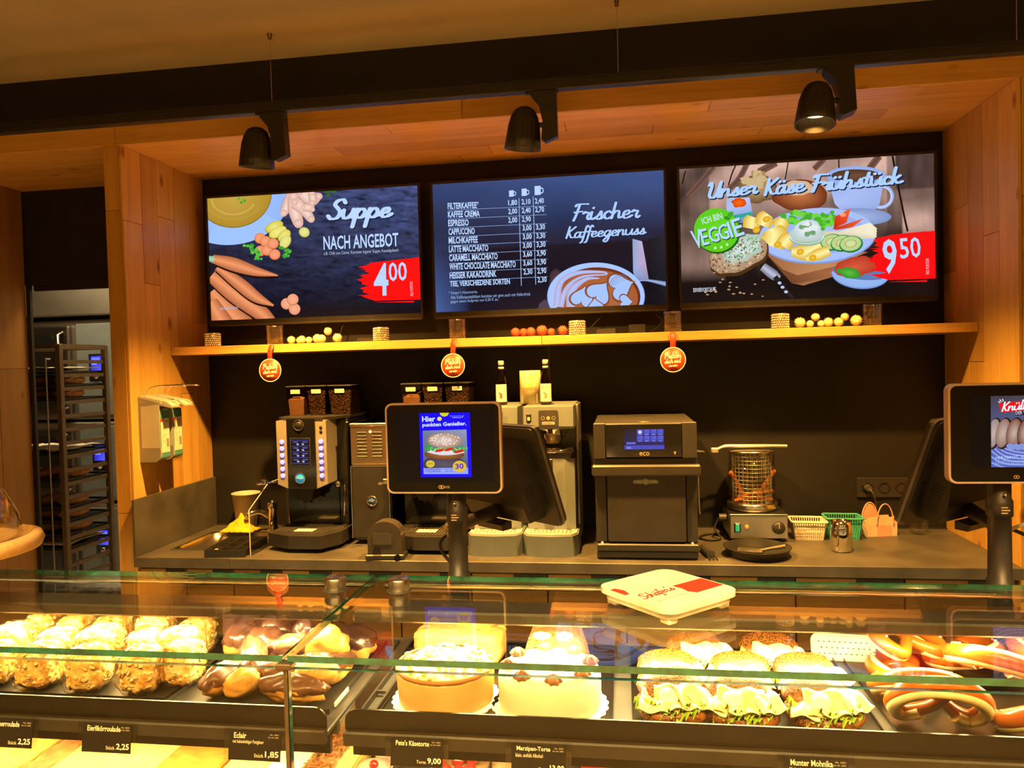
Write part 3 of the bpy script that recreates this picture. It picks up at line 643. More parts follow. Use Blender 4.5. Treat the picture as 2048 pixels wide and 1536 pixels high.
def pic_coffee():
    p = Pic(TVW, TVH, [(60,210),(1922,75),(1937,1165),(108,1235)])
    def f(u, v):
        n = .08*nz(u*6, v*5, 3)+.03*nz(u*25, v*20, 1); top = max(0, 1-v*2.2); a = lerp(s2l((.08,.085,.16)), s2l((.22,.31,.52)), max(0, min(1, top*(.55+.6*u)+n+.10)))
        if v > .50+.02*u: a = lerp(a, s2l((.055,.045,.09)), .8)
        if u < .16: a = lerp(a, s2l((.30,.40,.66)), max(0, (.16-u)/.16)*max(0, (v-.35))*1.3)
        return a
    bg(p, 64, 40, f)
    rows = ['FILTERKAFFEE*','KAFFEE CREMA','ESPRESSO','CAPPUCCINO','MILCHKAFFEE','LATTE MACCHIATO','CARAMELL MACCHIATO','WHITE CHOCOLATE MACCHIATO','HEISSER KAKAODRINK','TEE, VERSCHIEDENE SORTEN']
    ends = [432,441,354,403,428,513,588,733,580,688]
    for i, (s, e) in enumerate(zip(rows, ends)):
        x = 185+3.2*i; y = 408+70*i; p.text(s, (x, y), (e, y-(e-x)*.044), 53, WB, .026)
    for i in range(9): y = 417+71.5*i; p.stroke([(188+3*i, y), (972+2*i, y-41)], 3.2, '8fb0e6')
    p.stroke([(752,315),(778,1022)], 5, '9dbcf0'); p.stroke([(866,300),(892,1012)], 5, '9dbcf0')
    pr = [('1,80','2,10','2,40'),('2,00','2,40','2,70'),('2,00','2,90',''),('','3,00','3,30'),('','3,00','3,30'),('','3,00','3,30'),('','3,60','3,90'),('','3,60','3,90'),('','2,30','2,90'),('','','2,30')]
    for i, r_ in enumerate(pr):
        for k, s in enumerate(r_):
            if s:
                x0 = (668,775,882)[k]+(1.0,2.0,2.6)[k]*i+(0,4,3)[k]*(i > 2); y = (382,374,366)[k]+70.8*i; p.text(s, (x0, y), (x0+72, y-4), 52, WB, .022)
    for x0, x1, y0, y1 in ((672,709,250,305), (773,813,235,298), (877,925,212,290)):
        p.poly([(x0,y0+4),(x1,y0),(x1+2,y1-4),(x0+2,y1)], WB); p.ring(x1+8, (y0+y1)/2, (x1-x0)*.36, (y1-y0)*.32, .62, WB)
    p.text("* Sanger's Hausmarke", (205,1098), (430,1088), 30, '93aede', .0)
    p.text('Alle Kaffeespezialitäten bereiten wir gern auch mit Haferdrink', (222,1138), (852,1108), 34, '93aede', .0)
    p.text('gegen einen Aufpreis von 0,30 € zu.', (222,1168), (598,1148), 32, '93aede', .0)
    # hand, milk jug, cup
    p.ell(1062, 985, 62, 95, '3a2a34', '5a3f44', wob=.3, seed=3); p.ell(985, 1190, 70, 50, '4a3c54', wob=.3)
    p.poly([(1800,640),(1937,600),(1937,1170),(1700,1170),(1790,980)], ['10141f','1b2433','10141f','07080f','0a0c14'])
    p.poly([(1668,640),(1745,660),(1770,800),(1798,970),(1690,985),(1672,900)], ['8fa2cc','b6b4d8','c2a6c8','8d8cae','6f86c0','94a8dc'])
    p.stroke([(1690,985),(1780,975),(1940,1005)], [14,18,40], '5a6a96', 'a3b6e8')
    p.ell(1375, 1105, 392, 272, '6a86c4', n=70); p.ell(1375, 1103, 388, 268, 'a7c4fb', 'a7c4fb', n=70); p.ell(1385, 1110, 345, 238, '6a2f16', '8a4524', n=60); p.ell(1392, 1118, 318, 222, 'a45a34', 'b06a42', n=60)
    for pts, w in (([(1060,1190),(1090,1000),(1220,920),(1420,910),(1450,930),(1260,950),(1140,1040),(1090,1190)], [60,46,34,18,12,20,34,50]), ([(1170,1190),(1180,1060),(1290,970),(1400,960)], [70,60,30,10])): p.stroke(pts, w, 'b79fc2', 'aac4fa')
    def heart(cx, cy, s, ro, c='a3c2fb'):
        if c == 'a3c2fb': heart(cx, cy, s*1.17, ro, '8a4a26')
        P = []
        for i in range(40):
            a = 2*pi*i/40; x = 16*sin(a)**3; y = -(13*cos(a)-5*cos(2*a)-2*cos(3*a)-cos(4*a)); P.append((cx+s*(x*cos(ro)-y*sin(ro)), cy+s*(x*sin(ro)+y*cos(ro))))
        p.poly(P, c)
    heart(1265, 1115, 5.6, -2.9); heart(1400, 1075, 6.0, -2.5); heart(1570, 1025, 6.6, -1.9); heart(1610, 1150, 3.6, -1.6); heart(1370, 1185, 4, 3.0)
    for k in range(5): p.ring(1575, 1010, 30+16*k, 26+13*k, .95, '7a6a90', rot=-20, a0=190, a1=330)
    for dx, dy, c in ((4,5,'101a30'), (0,0,'a9caff')):
        p.script('Frischer', (1182+dx,505+dy), (1738+dx,478+dy), 150, c, .24); p.script('Kaffeegenuss', (1130+dx,690+dy), (1788+dx,648+dy), 148, c, .25)
    return p
def pic_breakfast():
    p = Pic(TVW, TVH, [(92,230),(1848,122),(1848,1090),(107,1150)])
    def f(u, v):
        x = u*16; pl = (u*6+.9*v*(u-.5)*2) % 1; n = nz(u*30, v*4, 2)*.12+nz(u*80, v*7, 4)*.06
        sh = .5+.5*nz(u*4+v*3, v*5-u*3, 7)
        lit = max(0, 1-v*1.5)*(1.15 if .12 < u < .82 else .5)*max(0, min(1, sh*2.2-.45))
        if u > .88 and v < .8: lit = max(lit, .8*max(0, min(1, (v-.25)*5))*max(0, min(1, sh*2-.2)))
        if u < .18 and v > .45: lit = max(lit, .35*(1-abs(v-.7)*3))
        if u > .85 and v < .25: lit = .08
        a = lerp(s2l((.12,.075,.075)), s2l((.86,.70,.64)), max(0, min(1, lit+n*(.4+lit))))
        if v > .74: a = lerp(a, s2l((.075,.055,.06)), min(1, (v-.74)*9))
        return a
    bg(p, 120, 60, f)
    for pts, w in (([(480,205),(455,260),(430,340)], 9), ([(842,180),(832,240),(818,310)], 8), ([(1190,160),(1192,230)], 9), ([(1562,140),(1590,300),(1640,560),(1662,660)], 14), ([(135,240),(112,330)], 8), ([(1740,1010),(1748,1095)], 9), ([(895,1040),(900,1125)], 7), ([(640,840),(700,1125)], 6)): p.stroke(pts, w, '1a0f0e')
    for pts, w in (([(560,190),(500,300),(420,380)], 40), ([(760,185),(640,250)], 50), ([(1090,160),(1020,230)], 40), ([(1470,140),(1400,230)], 50), ([(330,215),(230,330),(150,420)], 36)): p.stroke(pts, w, '7a5a50', '5a3c34')
    # bread rolls, cup
    p.ell(620, 370, 150, 95, '6a4a2e', 'b89a6a', wob=.2, seed=2); leafy(p, 640, 310, 100, 'c9b183', 14, 9, 'a98a58')
    p.ell(925, 410, 190, 110, '6a2c14', 'c47444', wob=.1, seed=5); p.ell(900, 360, 120, 50, 'd2b090', 'd8b898', wob=.2, seed=6)
    p.ring(1480, 420, 90, 85, .72, '9db4ea', rot=-25); p.ring(1480, 424, 78, 73, .9, 'c2d2fa', rot=-25)
    p.poly([(1110,285),(1510,260),(1470,470),(1400,560),(1250,560),(1160,470)], ['8aa4e0','9fb6ee','98aee4','7d92c8','8a9fd6','a8bcf2'])
    p.ell(1310, 272, 200, 62, '90abe8','a5bcf2'); p.ell(1310, 276, 172, 44, '4a3226', '6e4c36')
    p.ell(1320, 560, 230, 60, '7e92c4', 'a2b6e6')
    # egg cup
    p.poly([(418,430),(575,425),(595,540),(560,600),(450,600),(415,510)], ['9fb4e8','b4c6f2','8fa6dc','6d86b8','6a88b0','a8bcec']); p.stroke([(470,560),(595,535)], 26, '2aa39a'); p.ell(500, 462, 50, 32, 'd8400c', 'f4700e', wob=.3, seed=8)
    # board, plate
    p.poly([(700,830),(1320,860),(1180,960),(940,1030),(860,1015)], ['7a4a2c','8e5a38','a56a42','b2784c','70422a'])
    p.poly([(690,815),(1390,800),(1150,900),(900,960),(800,920)], ['9a6440','a06a44','c28a5c','b87e52','a87048'])
    p.ell(1040, 690, 405, 192, '7e98d8', rot=-3, n=60); p.ell(1040, 684, 400, 186, 'a2bbf4', 'b6cafa', rot=-3, n=60); p.ell(1045, 678, 330, 142, '93aae4', 'b0c4f6', rot=-3, n=50)
    # salad, tomato, cheese, cucumber, dip
    for x, y, r_ in ((850,560,60), (930,560,70), (1010,600,70), (1090,590,80), (1120,560,50)): leafy(p, x, y, r_, '3fae26', 12, int(x), '6fd042')
    p.poly([(1160,560),(1270,500),(1240,600),(1150,640)], ['d4361a','f0603a','e2441e','b8280e']); p.poly([(1140,640),(1360,570),(1280,630),(1170,650)], ['c2300f','ee5a34','e04820','c0300c']); p.ell(1215, 545, 22, 14, 'f79a78')
    for k in range(4): p.poly([(1080,690-10*k),(1400,600+20*k),(1450,640+18*k),(1430,690+6*k),(1120,720)], ['d8cfb0','f4ecd2','ebe2c4','d8d0b4','cfc7a6'])
    for cx, cy in ((1140,735), (1210,742), (1270,748)): p.ell(cx, cy, 82, 58, '1f7a36', rot=-8); p.ell(cx-3, cy-4, 73, 50, 'a9cf84', 'd3e2a2', rot=-8); p.ring(cx-3, cy-4, 44, 28, .8, 'c2a862', rot=-8)
    for pts, w in (([(580,640),(590,590),(600,560)], [110,120,90]), ([(660,620),(680,570),(700,540)], [110,120,80]), ([(770,640),(790,600),(800,570)], [90,110,60]), ([(720,760),(740,690),(720,640)], [170,200,120]), ([(800,760),(830,720),(860,690)], [110,110,60]), ([(860,800),(960,800),(1060,750)], [60,120,90]), ([(960,850),(1040,820),(1120,790)], [40,80,70])): p.stroke(pts, w, 'd9ab1e', 'fbf0a0')
    for x, y in ((690,575), (765,750), (920,800), (1005,840), (620,650)): p.ell(x, y, 26, 20, 'd89a12', 'f2c838', rot=-20)
    p.ell(965, 700, 120, 60, '8fae96', 'b7ccb0'); p.ell(965, 680, 122, 52, 'b4c9c4', 'd0ddd6'); p.ell(968, 640, 92, 62, 'c2d2dc', 'eaf2f6', wob=.25, seed=4); leafy(p, 965, 640, 62, '6f9f70', 16, 21, 'dfe9e6')
    p.ring(965, 690, 120, 56, .93, 'dce9f2', a0=0, a1=180)
    # herb bread, crumbs, knife
    p.ell(500, 830, 215, 120, '4a3018', rot=-22, wob=.15, seed=3); p.ell(495, 815, 208, 112, 'a9886a', 'c7ad90', rot=-22, wob=.15, seed=3); p.ell(520, 780, 150, 80, 'a8bfb0', 'cfdcd8', rot=-25, wob=.3, seed=9); 0
    q = random.Random(77)
    for i in range(150):
        a = q.random()*6.283; d = math.sqrt(q.random()); x, y = 200*d*cos(a), 108*d*sin(a); X, Y = 495+x*.927+y*.375, 818-x*.375+y*.927
        p.ell(X, Y, 5+6*q.random(), 3+4*q.random(), ('7a5634','c9ab84','5a3a1e','e0cba8')[i % 4], rot=q.random()*180, n=7, lift=(i % 50 == 0))
    for i in range(110):
        a = q.random()*6.283; d = math.sqrt(q.random()); x, y = 135*d*cos(a), 66*d*sin(a); p.ell(520+x*.9+y*.42, 775-x*.42+y*.9, 4+6*q.random(), 3+4*q.random(), ('3f9a44','dfeaf0','c6d6dc','6fb46c')[i % 4], rot=q.random()*180, n=7, lift=(i % 40 == 0))
    for i in range(20): q = random.Random(i); p.ell(220+q.random()*460, 990+q.random()*120-(60 if i % 4 == 0 else 0), 7+5*q.random(), 4+3*q.random(), 'b5906c', lift=False)
    p.stroke([(660,900),(740,960),(780,975)], [60,70,30], '6a6a78', 'b9c0d8'); p.stroke([(745,970),(800,1040),(870,1120)], [34,44,36], '0c0a0c', '26222a')
    for x, y in ((776,1013), (796,1042), (820,1074)): p.ell(x, y, 13, 10, 'b9c6e6')
    # small bowl, price patch
    p.ell(1330, 950, 200, 105, '6f8fd0', a0=0, a1=180, rot=4); p.ell(1330, 948, 195, 98, '8eb0ea','9dbcf4', a0=0, a1=180, rot=4); p.ell(1330, 940, 190, 52, '5a7ab4', rot=6)
    p.ell(1300, 905, 150, 68, 'b23a24', 'd8583c', rot=-8, wob=.2, seed=2); p.ell(1255, 945, 80, 36, '2f8f2c', '5cbc3e', rot=10, wob=.3, seed=6)
    brush(p, 1385, 690, 1848, 995, 38, 'f40f12', 8)
    p.text('9', (1492,955), (1590,950), 240, WB, .02); p.text('50', (1608,850), (1752,838), 142, WB, .01); p.text('PRO PORTION', (1806,955), (1804,848), 24, 'e8b8c8', .0)
    p.text('SERVIERVORSCHLAG', (184,1075), (340,1068), 28, 'cfd8ea', .008)
    # veggie button
    p.ell(352, 658, 158, 154, '1c5a14'); p.ell(346, 650, 155, 150, '58c81e', '66d824')
    p.text('ICH BIN', (252,612), (390,572), 46, 'cfe4f8', .008); p.ell(418, 568, 20, 12, '2a8a1e', rot=20); p.ell(440, 545, 28, 15, '37a526', rot=-50)
    for dx, dy, c in ((6,7,'1a4a14'), (0,0,'b4d6ff')):
        for s, P0, P1, h in (('V',(195,782),(262,765),128), ('E',(252,757),(300,745),112), ('G',(305,742),(372,725),108), ('G',(374,724),(440,706),108), ('I',(446,704),(464,698),112), ('E',(478,700),(540,680),124)):
            p.text(s, (P0[0]+dx, P0[1]+dy), (P1[0]+dx, P1[1]+dy), h, c, .012)
    for x, y in ((336,773), (378,768), (418,750)): p.ell(x, y, 9, 9, 'd3f0c0')
    for dx, dy, c in ((7,8,'0c1a38'), (0,0,'a9ccff')):
        p.script('Unser', (290+dx,440+dy), (640+dx,402+dy), 120, c, .3); p.script('Käse', (670+dx,420+dy), (970+dx,388+dy), 125, c, .3); p.script('Frühstück', (995+dx,398+dy), (1640+dx,338+dy), 130, c, .3)
    return p
for xc, fn, lab in ((-1.4375, pic_soup, 'wall screen advertising Suppe nach Angebot for 4,00'), (-.3195, pic_coffee, 'wall screen showing the coffee price list and latte art cup'), (.796, pic_breakfast, 'wall screen advertising Unser Käse Frühstück for 9,50')):
    t = thing('menu_screen', lab, 'screen', (xc, 3.39, 2.2025), group='menu screens on the back wall')
    w, h = TVW/2, TVH/2
    MB().box(-w-.010, w+.010, .002, .035, -h-.022, h+.010, .003).box(-w+.12, w-.12, .035, .060, -h+.05, h-.1, .01).obj('housing', 'black_plastic', t)
    fr = MB()
    fr.box(-w-.010, -w, -.004, .004, -h-.022, h+.010).box(w, w+.010, -.004, .004, -h-.022, h+.010).box(-w, w, -.004, .004, h, h+.010).box(-w, w, -.004, .004, -h-.022, -h).obj('bezel', 'black_plastic', t)
    MB().box(-w-.004, w+.004, -.006, .02, -h-.030, -h-.020, .003).obj('lower_strip', 'dark_grey', t)
    MB().box(-.05, .05, .045, .075, -.1, .1).obj('wall_mount', 'black_metal', t)
    pc = fn(); pc.obj('picture', 'screen_picture', t, (0, .0015, 0))
# ---------------------------------------------------------------- on the shelf
ZS = 1.7755
mat('mosaic', (.40,.34,.27), .3, metal=.6, scale=120, c2=(.10,.08,.06), bmp=1.0)
glassy('clear_cut', (.90,.90,.88), .16, 3.2)
def tumbler():
    t = thing('glass_tumbler', '', 'glass')
    prof = [(0,.004),(.030,.004),(.0355,.012),(.0365,.092),(.034,.092),(.032,.016),(0,.013)]
    MB().lathe([(0,.004),(.030,.004),(.0355,.012)]+[(.0362,.012+.006*i) for i in range(1,13)]+[(.0365,.092),(.034,.092),(.032,.016),(0,.013)], 72, wob=lambda a, r, z: 1+(.07*math.sin(a*8+z*80)*math.sin(a*8-z*80) if r > .034 and z < .088 else 0)).obj('cup', 'clear_cut', t)
    MB().lathe([(0,.0145),(.018,.0145),(.019,.03),(0,.03)], 16).obj('tea_light', 'white_plastic', t)
    return t

mat('chrome_warm', (.92,.84,.70), .22, metal=.8, var=.1, scale=60)
def votive():
    t = thing('votive_holder', '', 'candle holder'); m = MB(); n = 22
    prof = [(0,.002),(.028,.0),(.0325,.006),(.0325,.062),(.030,.064),(.029,.01),(0,.008)]
    m.lathe(prof, 24).obj('holder', 'mosaic', t)
    b = MB()
    for j in range(6):
        for i in range(n):
            a = 2*pi*(i+.5*(j % 2))/n; b.ball((.033*cos(a), .033*sin(a), .008+j*.0098), (.0042,.0042,.0044), 6, 4)
    b.obj('beading', 'chrome_warm', t); return t

tp = tumbler(); vp = votive()
for i, (x, l) in enumerate(((-1.563, 'clear cut glass tumbler above the leftmost red hanging tag'), (-.711, 'clear cut glass tumbler above the middle red hanging tag'), (.220, 'clear cut glass tumbler above the rightmost red hanging tag'), (1.017, 'clear cut glass tumbler at the right end of the shelf'))):
    o = tp if i == 0 else dup(tp); o.location = (x, 3.235, ZS-.004); o.rotation_euler.z = i*.7; o['label'] = l; o['group'] = 'glass tumblers on the shelf'
for i, (x, l) in enumerate(((-1.869, 'beaded metallic votive at the left end of the shelf'), (-1.06, 'beaded metallic votive below the soup screen right corner'), (-.183, 'beaded metallic votive right of the red pompoms'), (.657, 'beaded metallic votive left of the right-hand cream pompoms'))):
    o = vp if i == 0 else dup(vp); o.location = (x, 3.235, ZS); o.rotation_euler.z = i*.9; o['label'] = l; o['group'] = 'beaded votives on the shelf'
def pompom_mesh(seed):
    q = random.Random(seed); m = MB().ball((0,0,0), .80, 12, 8)
    for i in range(90):
        z = 1-2*(i+.5)/90; a = i*2.39996; r_ = math.sqrt(1-z*z); d = Vector((r_*cos(a), r_*sin(a), z)); e = d.orthogonal().normalized()*.10; f_ = d.cross(e); k = 1+.12*q.random()
        m.add([d*.75+e, d*.75-e*.5+f_*.87, d*.75-e*.5-f_*.87, d*k], [(0,1,3),(1,2,3),(2,0,3)], True)
    return m.mesh('pompom')
pm = [pompom_mesh(i) for i in range(2)]; pm2 = [m.copy() for m in pm]
mat('pom_cream', (.86,.74,.42), .9, var=.1, scale=80); mat('pom_red', (.50,.085,.045), .85, var=.2, scale=80)
for m in pm: m.materials.append(MATS['pom_cream'])
for m in pm2: m.materials.append(MATS['pom_red'])
ords = ['first', 'second', 'third', 'fourth', 'fifth', 'sixth', 'seventh', 'eighth']
def poms(spec, meshes, where, colour, grp):
    for i, (x, r_, dy, dz) in enumerate(spec):
        o = link('pompom', meshes[i % 2], None, None, (x, 3.235+dy, ZS+r_*1.02+dz), (i, i*2.1, i*.7)); o.scale = (r_,)*3
        tag(o, '%s spiky pompom, %s from left in the row %s' % (colour, ords[i], where), 'pompom', grp)
poms([(-1.485,.019,0,0), (-1.459,.017,.032,0), (-1.434,.019,.0,0), (-1.401,.016,.0,0), (-1.368,.022,.02,0), (-1.334,.020,-.012,0), (-1.31,.019,.004,.034), (-1.265,.022,.0,0)], pm, 'below the soup screen', 'cream', 'cream pompoms at left')
poms([(-.452,.021,0,0), (-.42,.020,.025,0), (-.384,.021,0,0), (-.336,.025,.0,0), (-.298,.018,.02,0), (-.245,.023,0,0)], pm2, 'below the coffee menu', 'red', 'red pompoms')
poms([(.735,.023,0,0), (.775,.016,.0,0), (.801,.018,.018,.026), (.815,.015,-.012,0), (.848,.021,.01,0), (.887,.020,.0,0), (.915,.017,.014,.024), (.956,.024,.0,0)], pm, 'below the breakfast screen', 'cream', 'cream pompoms at right')
def adapter(loc, rz, lab, pts, size=(.05,.03,.024)):
    t = thing('power_adapter', lab, 'adapter', loc, rz); w, d, h = size
    MB().box(-w, w, -d/2, d/2, 0, h, .004).obj('housing', 'black_plastic', t)
    MB().tube(catmull(pts, 6), .0025, 6).obj('cable', 'rubber', t)
adapter((-1.17, 3.37, ZS), .1, 'small dark adapter box with cable under the soup screen', [(-.05,0,.01),(-.1,.0,.004),(-.14,.03,.03),(-.12,.06,.12)])
adapter((-.06, 3.36, ZS), -.15, 'slim grey adapter lying right of the third votive', [(-.05,0,.01),(-.09,-.01,.004),(-.085,.03,.03),(-.02,.06,.10)], (.045,.035,.03))
adapter((.075, 3.38, ZS), 0, 'small black media box with looped cable under the coffee menu', [(.05,0,.01),(.09,-.02,.03),(.11,-.01,.06),(.08,.03,.09)], (.038,.06,.045))
# red hanging tags
mat('tag_red', (.70,.055,.018), .45, var=.05)
for x, l in ((-1.545, 'round red hanging tag below the leftmost tumbler'), (-.713, 'round red hanging tag above the customer display'), (.212, 'round red hanging tag right of the syrup bottles')):
    t = thing('shelf_wobbler', l, 'sign', (x, 3.1455, 1.660), group='red tags hanging from the shelf')
    MB().sheet(2, 9, lambda u, v: (-.011+.022*u+.010*v*(1 if x < 0 else .2), -.004-.010*sin(v*3.1), .047+.066*v), .0008).obj('strap', 'tag_red', t)
    MB().lathe([(0,-.0008),(.052,-.0008),(.052,.0008),(0,.0008)], 36, M=Matrix.Translation((0,-.006,0)) @ Matrix.Rotation(R(90), 4, 'X')).obj('disc', 'tag_red', t)
    p = Pic(.104, .104, None, 6e-5); p.ring(.5, .5, .5, .5, .94, (.85,.70,.62)); p.script('Probier', (.17,.47), (.83,.43), .26, (.92,.85,.78), .26); p.script('doch mal', (.18,.66), (.82,.62), .19, (.92,.85,.78), .28); p.text('UNS WERT!', (.33,.79), (.67,.775), .075, (.92,.85,.78), .01)
    p.obj('print', 'print', t, (0, -.0072, 0))
# ---------------------------------------------------------------- sink corner
t = thing('sink', 'stainless steel inset sink in the slate worktop', 'sink', (-1.765, 3.125, ZW+.0006))
m = MB().box(-.178, .178, -.172, -.158, 0, .003).box(-.178, .178, .158, .172, 0, .003).box(-.178, -.164, -.158, .158, 0, .003).box(.164, .178, -.158, .158, 0, .003); m.obj('rim', 'steel', t)
m = MB(); rr_ = rrect(-.163, .163, -.157, .157, .05, 6); rb = rrect(-.150, .150, -.144, .144, .05, 6); n = len(rr_)
m.add([(x, y, .002) for x, y in rr_]+[(x, y, -.036) for x, y in rb]+[(0,0,-.0395)], [(i, (i+1)%n, n+(i+1)%n, n+i) for i in range(n)]+[(n+i, n+(i+1)%n, 2*n) for i in range(n)], True); m.obj('basin', 'steel', t)
MB().lathe([(0,-.0385),(.022,-.0385),(.022,-.036),(0,-.036)], 20).obj('drain', 'chrome', t)
t = thing('faucet', 'low chrome mixer tap with side lever at the sink', 'faucet', (-1.655, 3.335, ZW))
MB().lathe([(.0,0),(.027,0),(.027,.006),(.021,.012),(.020,.105),(.024,.108),(.024,.135),(.018,.14),(0,.14)], 24).obj('body', 'chrome', t)
MB().tube(catmull([(-.01,0,.065),(-.05,-.02,.095),(-.09,-.05,.092),(-.105,-.06,.078)], 6), [.013]*13+[.011]*6, 12).obj('spout', 'chrome', t)
MB().tube([(.0,0,.137),(.02,-.03,.15),(.03,-.06,.152)], [.008,.007,.005], 8).obj('lever', 'chrome', t)
t = thing('plastic_beaker', 'translucent white plastic beaker behind the sink', 'cup', (-1.815, 3.388, ZW))
mat('beaker_white', (.52,.50,.46), .4, var=.03); mat('milky_solid', (.60,.57,.50), .4, var=.03)
MB().lathe([(0,.002),(.043,.002),(.046,.006),(.064,.168),(.068,.170),(.068,.174),(.062,.174),(.044,.008),(0,.006)], 32).obj('cup_wall', 'beaker_white', t)
MB().lathe([(0,.007),(.043,.007),(.0515,.09),(0,.09)], 28).obj('contents', 'milky_solid', t)
mat('cloth_yellow', (.85,.52,.02), .85, var=.12, scale=30, bmp=.4)
o = MB().sheet(20, 14, lambda u, v: (-.075+.16*u+.01*nz(v*4,u*3,1), -.045+.10*v, .004+.075*max(0, 1-abs(u-.5-.1*nz(v*3,0,2))*2.0)*max(0, 1-abs(v-.55)*1.9)*(1+.5*nz(u*7, v*7, 3))+.006*(1+nz(u*14, v*12, 5))), .003).obj('cleaning_cloth', 'cloth_yellow', None, (-1.80, 3.285, ZW+.005))
tag(o, 'crumpled yellow cleaning cloth in front of the plastic beaker', 'cloth')
t = thing('cutlery_tray', 'black divided utensil tray on the worktop beside the sink', 'tray', (-1.625, 2.845, ZW), R(5))
m = MB()
W2, L2, H2 = .080, .115, .034
m.box(-W2, W2, 0, 2*L2, 0, .003).prism([(-W2,0),(-W2-.006,H2),(-W2-.003,H2),(-W2+.003,.003)], 'y', 0, 2*L2).prism([(W2,0),(W2+.006,H2),(W2+.003,H2),(W2-.003,.003)], 'y', 0, 2*L2).box(-W2-.006, W2+.006, -.003, 0, 0, H2).box(-W2-.006, W2+.006, 2*L2, 2*L2+.003, 0, H2)
m.obj('shell', 'black_plastic', t)
for x in (-.03, .03): MB().box(x-.0015, x+.0015, 0, 2*L2, .003, H2-.004).obj('divider', 'black_plastic', t)
for y in (.07, .15): MB().box(-W2, W2, y-.0015, y+.0015, .003, H2-.006).obj('divider', 'black_plastic', t)
mat('packet_pink', (.70,.38,.28), .6, var=.15, scale=40)
for i, (x, y, a, l) in enumerate(((-.052,.035,.5,'left'), (-.045,.048,.9,'right'))):
    M_ = Matrix.Translation((-1.625,2.845,ZW)) @ Matrix.Rotation(R(5),4,'Z') @ Matrix.Translation((x, y, .012)); o = MB().box(-.005, .005, -.03, .03, -.001, .0015, .0005).obj('sugar_stick', 'packet_pink'); o.matrix_world = M_ @ Matrix.Rotation(a, 4, 'Z') @ Matrix.Rotation(.3, 4, 'X')
    tag(o, '%s of two pink paper sugar sticks in the black utensil tray' % l, 'sachet', 'sugar sticks')
o = MB().prism([(2.872,0),(3.22,0),(3.22,.275),(3.05,.275),(2.872,.19)], 'x', -.002, .002).obj('splash_guard', 'acrylic', None, (-1.528, 0, ZW)); tag(o, 'clear acrylic guard standing upright left of the first coffee machine', 'guard')
MB().tube([(0,2.872,0),(0,2.872,.19),(0,3.05,.275),(0,3.22,.275)], .0022, 6).obj('polished_edge', 'milky_solid', o)
# ---------------------------------------------------------------- disinfectant dispensers on the wooden wall
mat('teal_fluid', (.10,.30,.28), .25, var=.1)
def dispenser():
    t = thing('wall_dispenser', '', 'dispenser')
    MB().prism([(0,0),(.075,0),(.098,.02),(.098,.055),(.090,.06),(.012,.06),(.012,.235),(.105,.245),(.105,.262),(.0,.275)], 'y', 0, .004).prism([(0,0),(.012,0),(.012,.275),(0,.275)], 'y', 0, .084).prism([(0,.0),(.06,.0),(.06,.006),(0,.006)], 'y', 0, .084).obj('housing', 'white_plastic', t)
    MB().prism([(0,0.0),(.075,0),(.096,.02),(.096,.25),(0,.275)], 'y', 0, .003).obj('side_panel', 'white_plastic', t)
    b = MB().prism(rrect(.016, .092, .008, .222, .012), 'y', .010, .076).obj('bottle', 'teal_fluid', t)
    MB().cyl((.05,.043,.22), (.05,.043,.245), .014, 14).obj('cap', 'white_plastic', b)
    p = Pic(.058, .145, None, 5e-5); p.poly([(0,0),(1,0),(1,1),(0,1)], (.72,.70,.62))
    for i in range(9): p.poly([(.12,.22+.06*i),(.12+.6*((i*37)%10)/10+.1,.22+.06*i),(.12+.6*((i*37)%10)/10+.1,.235+.06*i),(.12,.235+.06*i)], (.35,.36,.34), i == 0)
    p.poly([(.0,0),(.35,0),(.25,.10),(0,.10)], (.6,.05,.03)); p.text('ATRIX', (.4,.12), (.95,.12), .06, (.1,.12,.12), .02); p.poly([(.62,.6),(.92,.6),(.92,.85),(.62,.85)], (.25,.27,.25))
    p.obj('label_print', 'print', b, (.0925, .043, .11), (0, 0, R(90)))
    MB().prism([(.0,.268),(.125,.242),(.150,.232),(.150,.238),(.125,.256),(0,.282)], 'y', .006, .080).obj('pump_cover', 'white_plastic', t)
    MB().tube(catmull([(.02,.015,.275),(.06,.015,.318),(.16,.020,.322),(.20,.043,.318),(.16,.068,.322),(.06,.07,.318),(.02,.07,.275)], 5), .0032, 8).obj('lever', 'chrome', t)
    return t
d0 = dispenser(); d0.location = (XL+.0005, 2.90, 1.284); d0['label'] = 'white wall dispenser with teal bottle, nearer to the doorway'; d0['group'] = 'wall dispensers'
dup(d0, (XL+.0005, 2.993, 1.284), label='white wall dispenser with teal bottle, nearer to the back corner')
# ---------------------------------------------------------------- coffee machines
mat('panel_grey', (.42,.40,.37), .35, metal=.3, var=.05); mat('badge_cyan', (.02,.38,.85), .3, var=.1, emit=(.01,.22,.42), es=.5); mat('badge_blue', (.04,.14,.50), .3, var=.1)
mat('ring_blue', (.2,.2,.6), .3, emit=(.20,.17,1.0), es=1.1); mat('ring_white', (.6,.6,.8), .3, emit=(.55,.5,1.0), es=.9)
m_, nt, b_ = _new('beans'); vo = tex(nt, coords(nt), 150, kind='ShaderNodeTexVoronoi'); nt.links.new(ramp(nt, vo, ((.0, (.20,.10,.045)), (.35, (.10,.045,.018)), (.6, (.015,.007,.003)))), b_.inputs['Base Color']); b_.inputs['Roughness'].default_value = .35; bump(nt, b_, vo, .9, .004); MATS['beans'] = m_
mat('cocoa', (.28,.15,.085), .9, var=.1, scale=40); mat('paper', (.78,.72,.60), .7, var=.03); mat('steel_orange_lit', (.72,.52,.33), .3, metal=1, var=.12, scale=4)  # milk cooler steel: orange of the reflected lamps is put into its colour
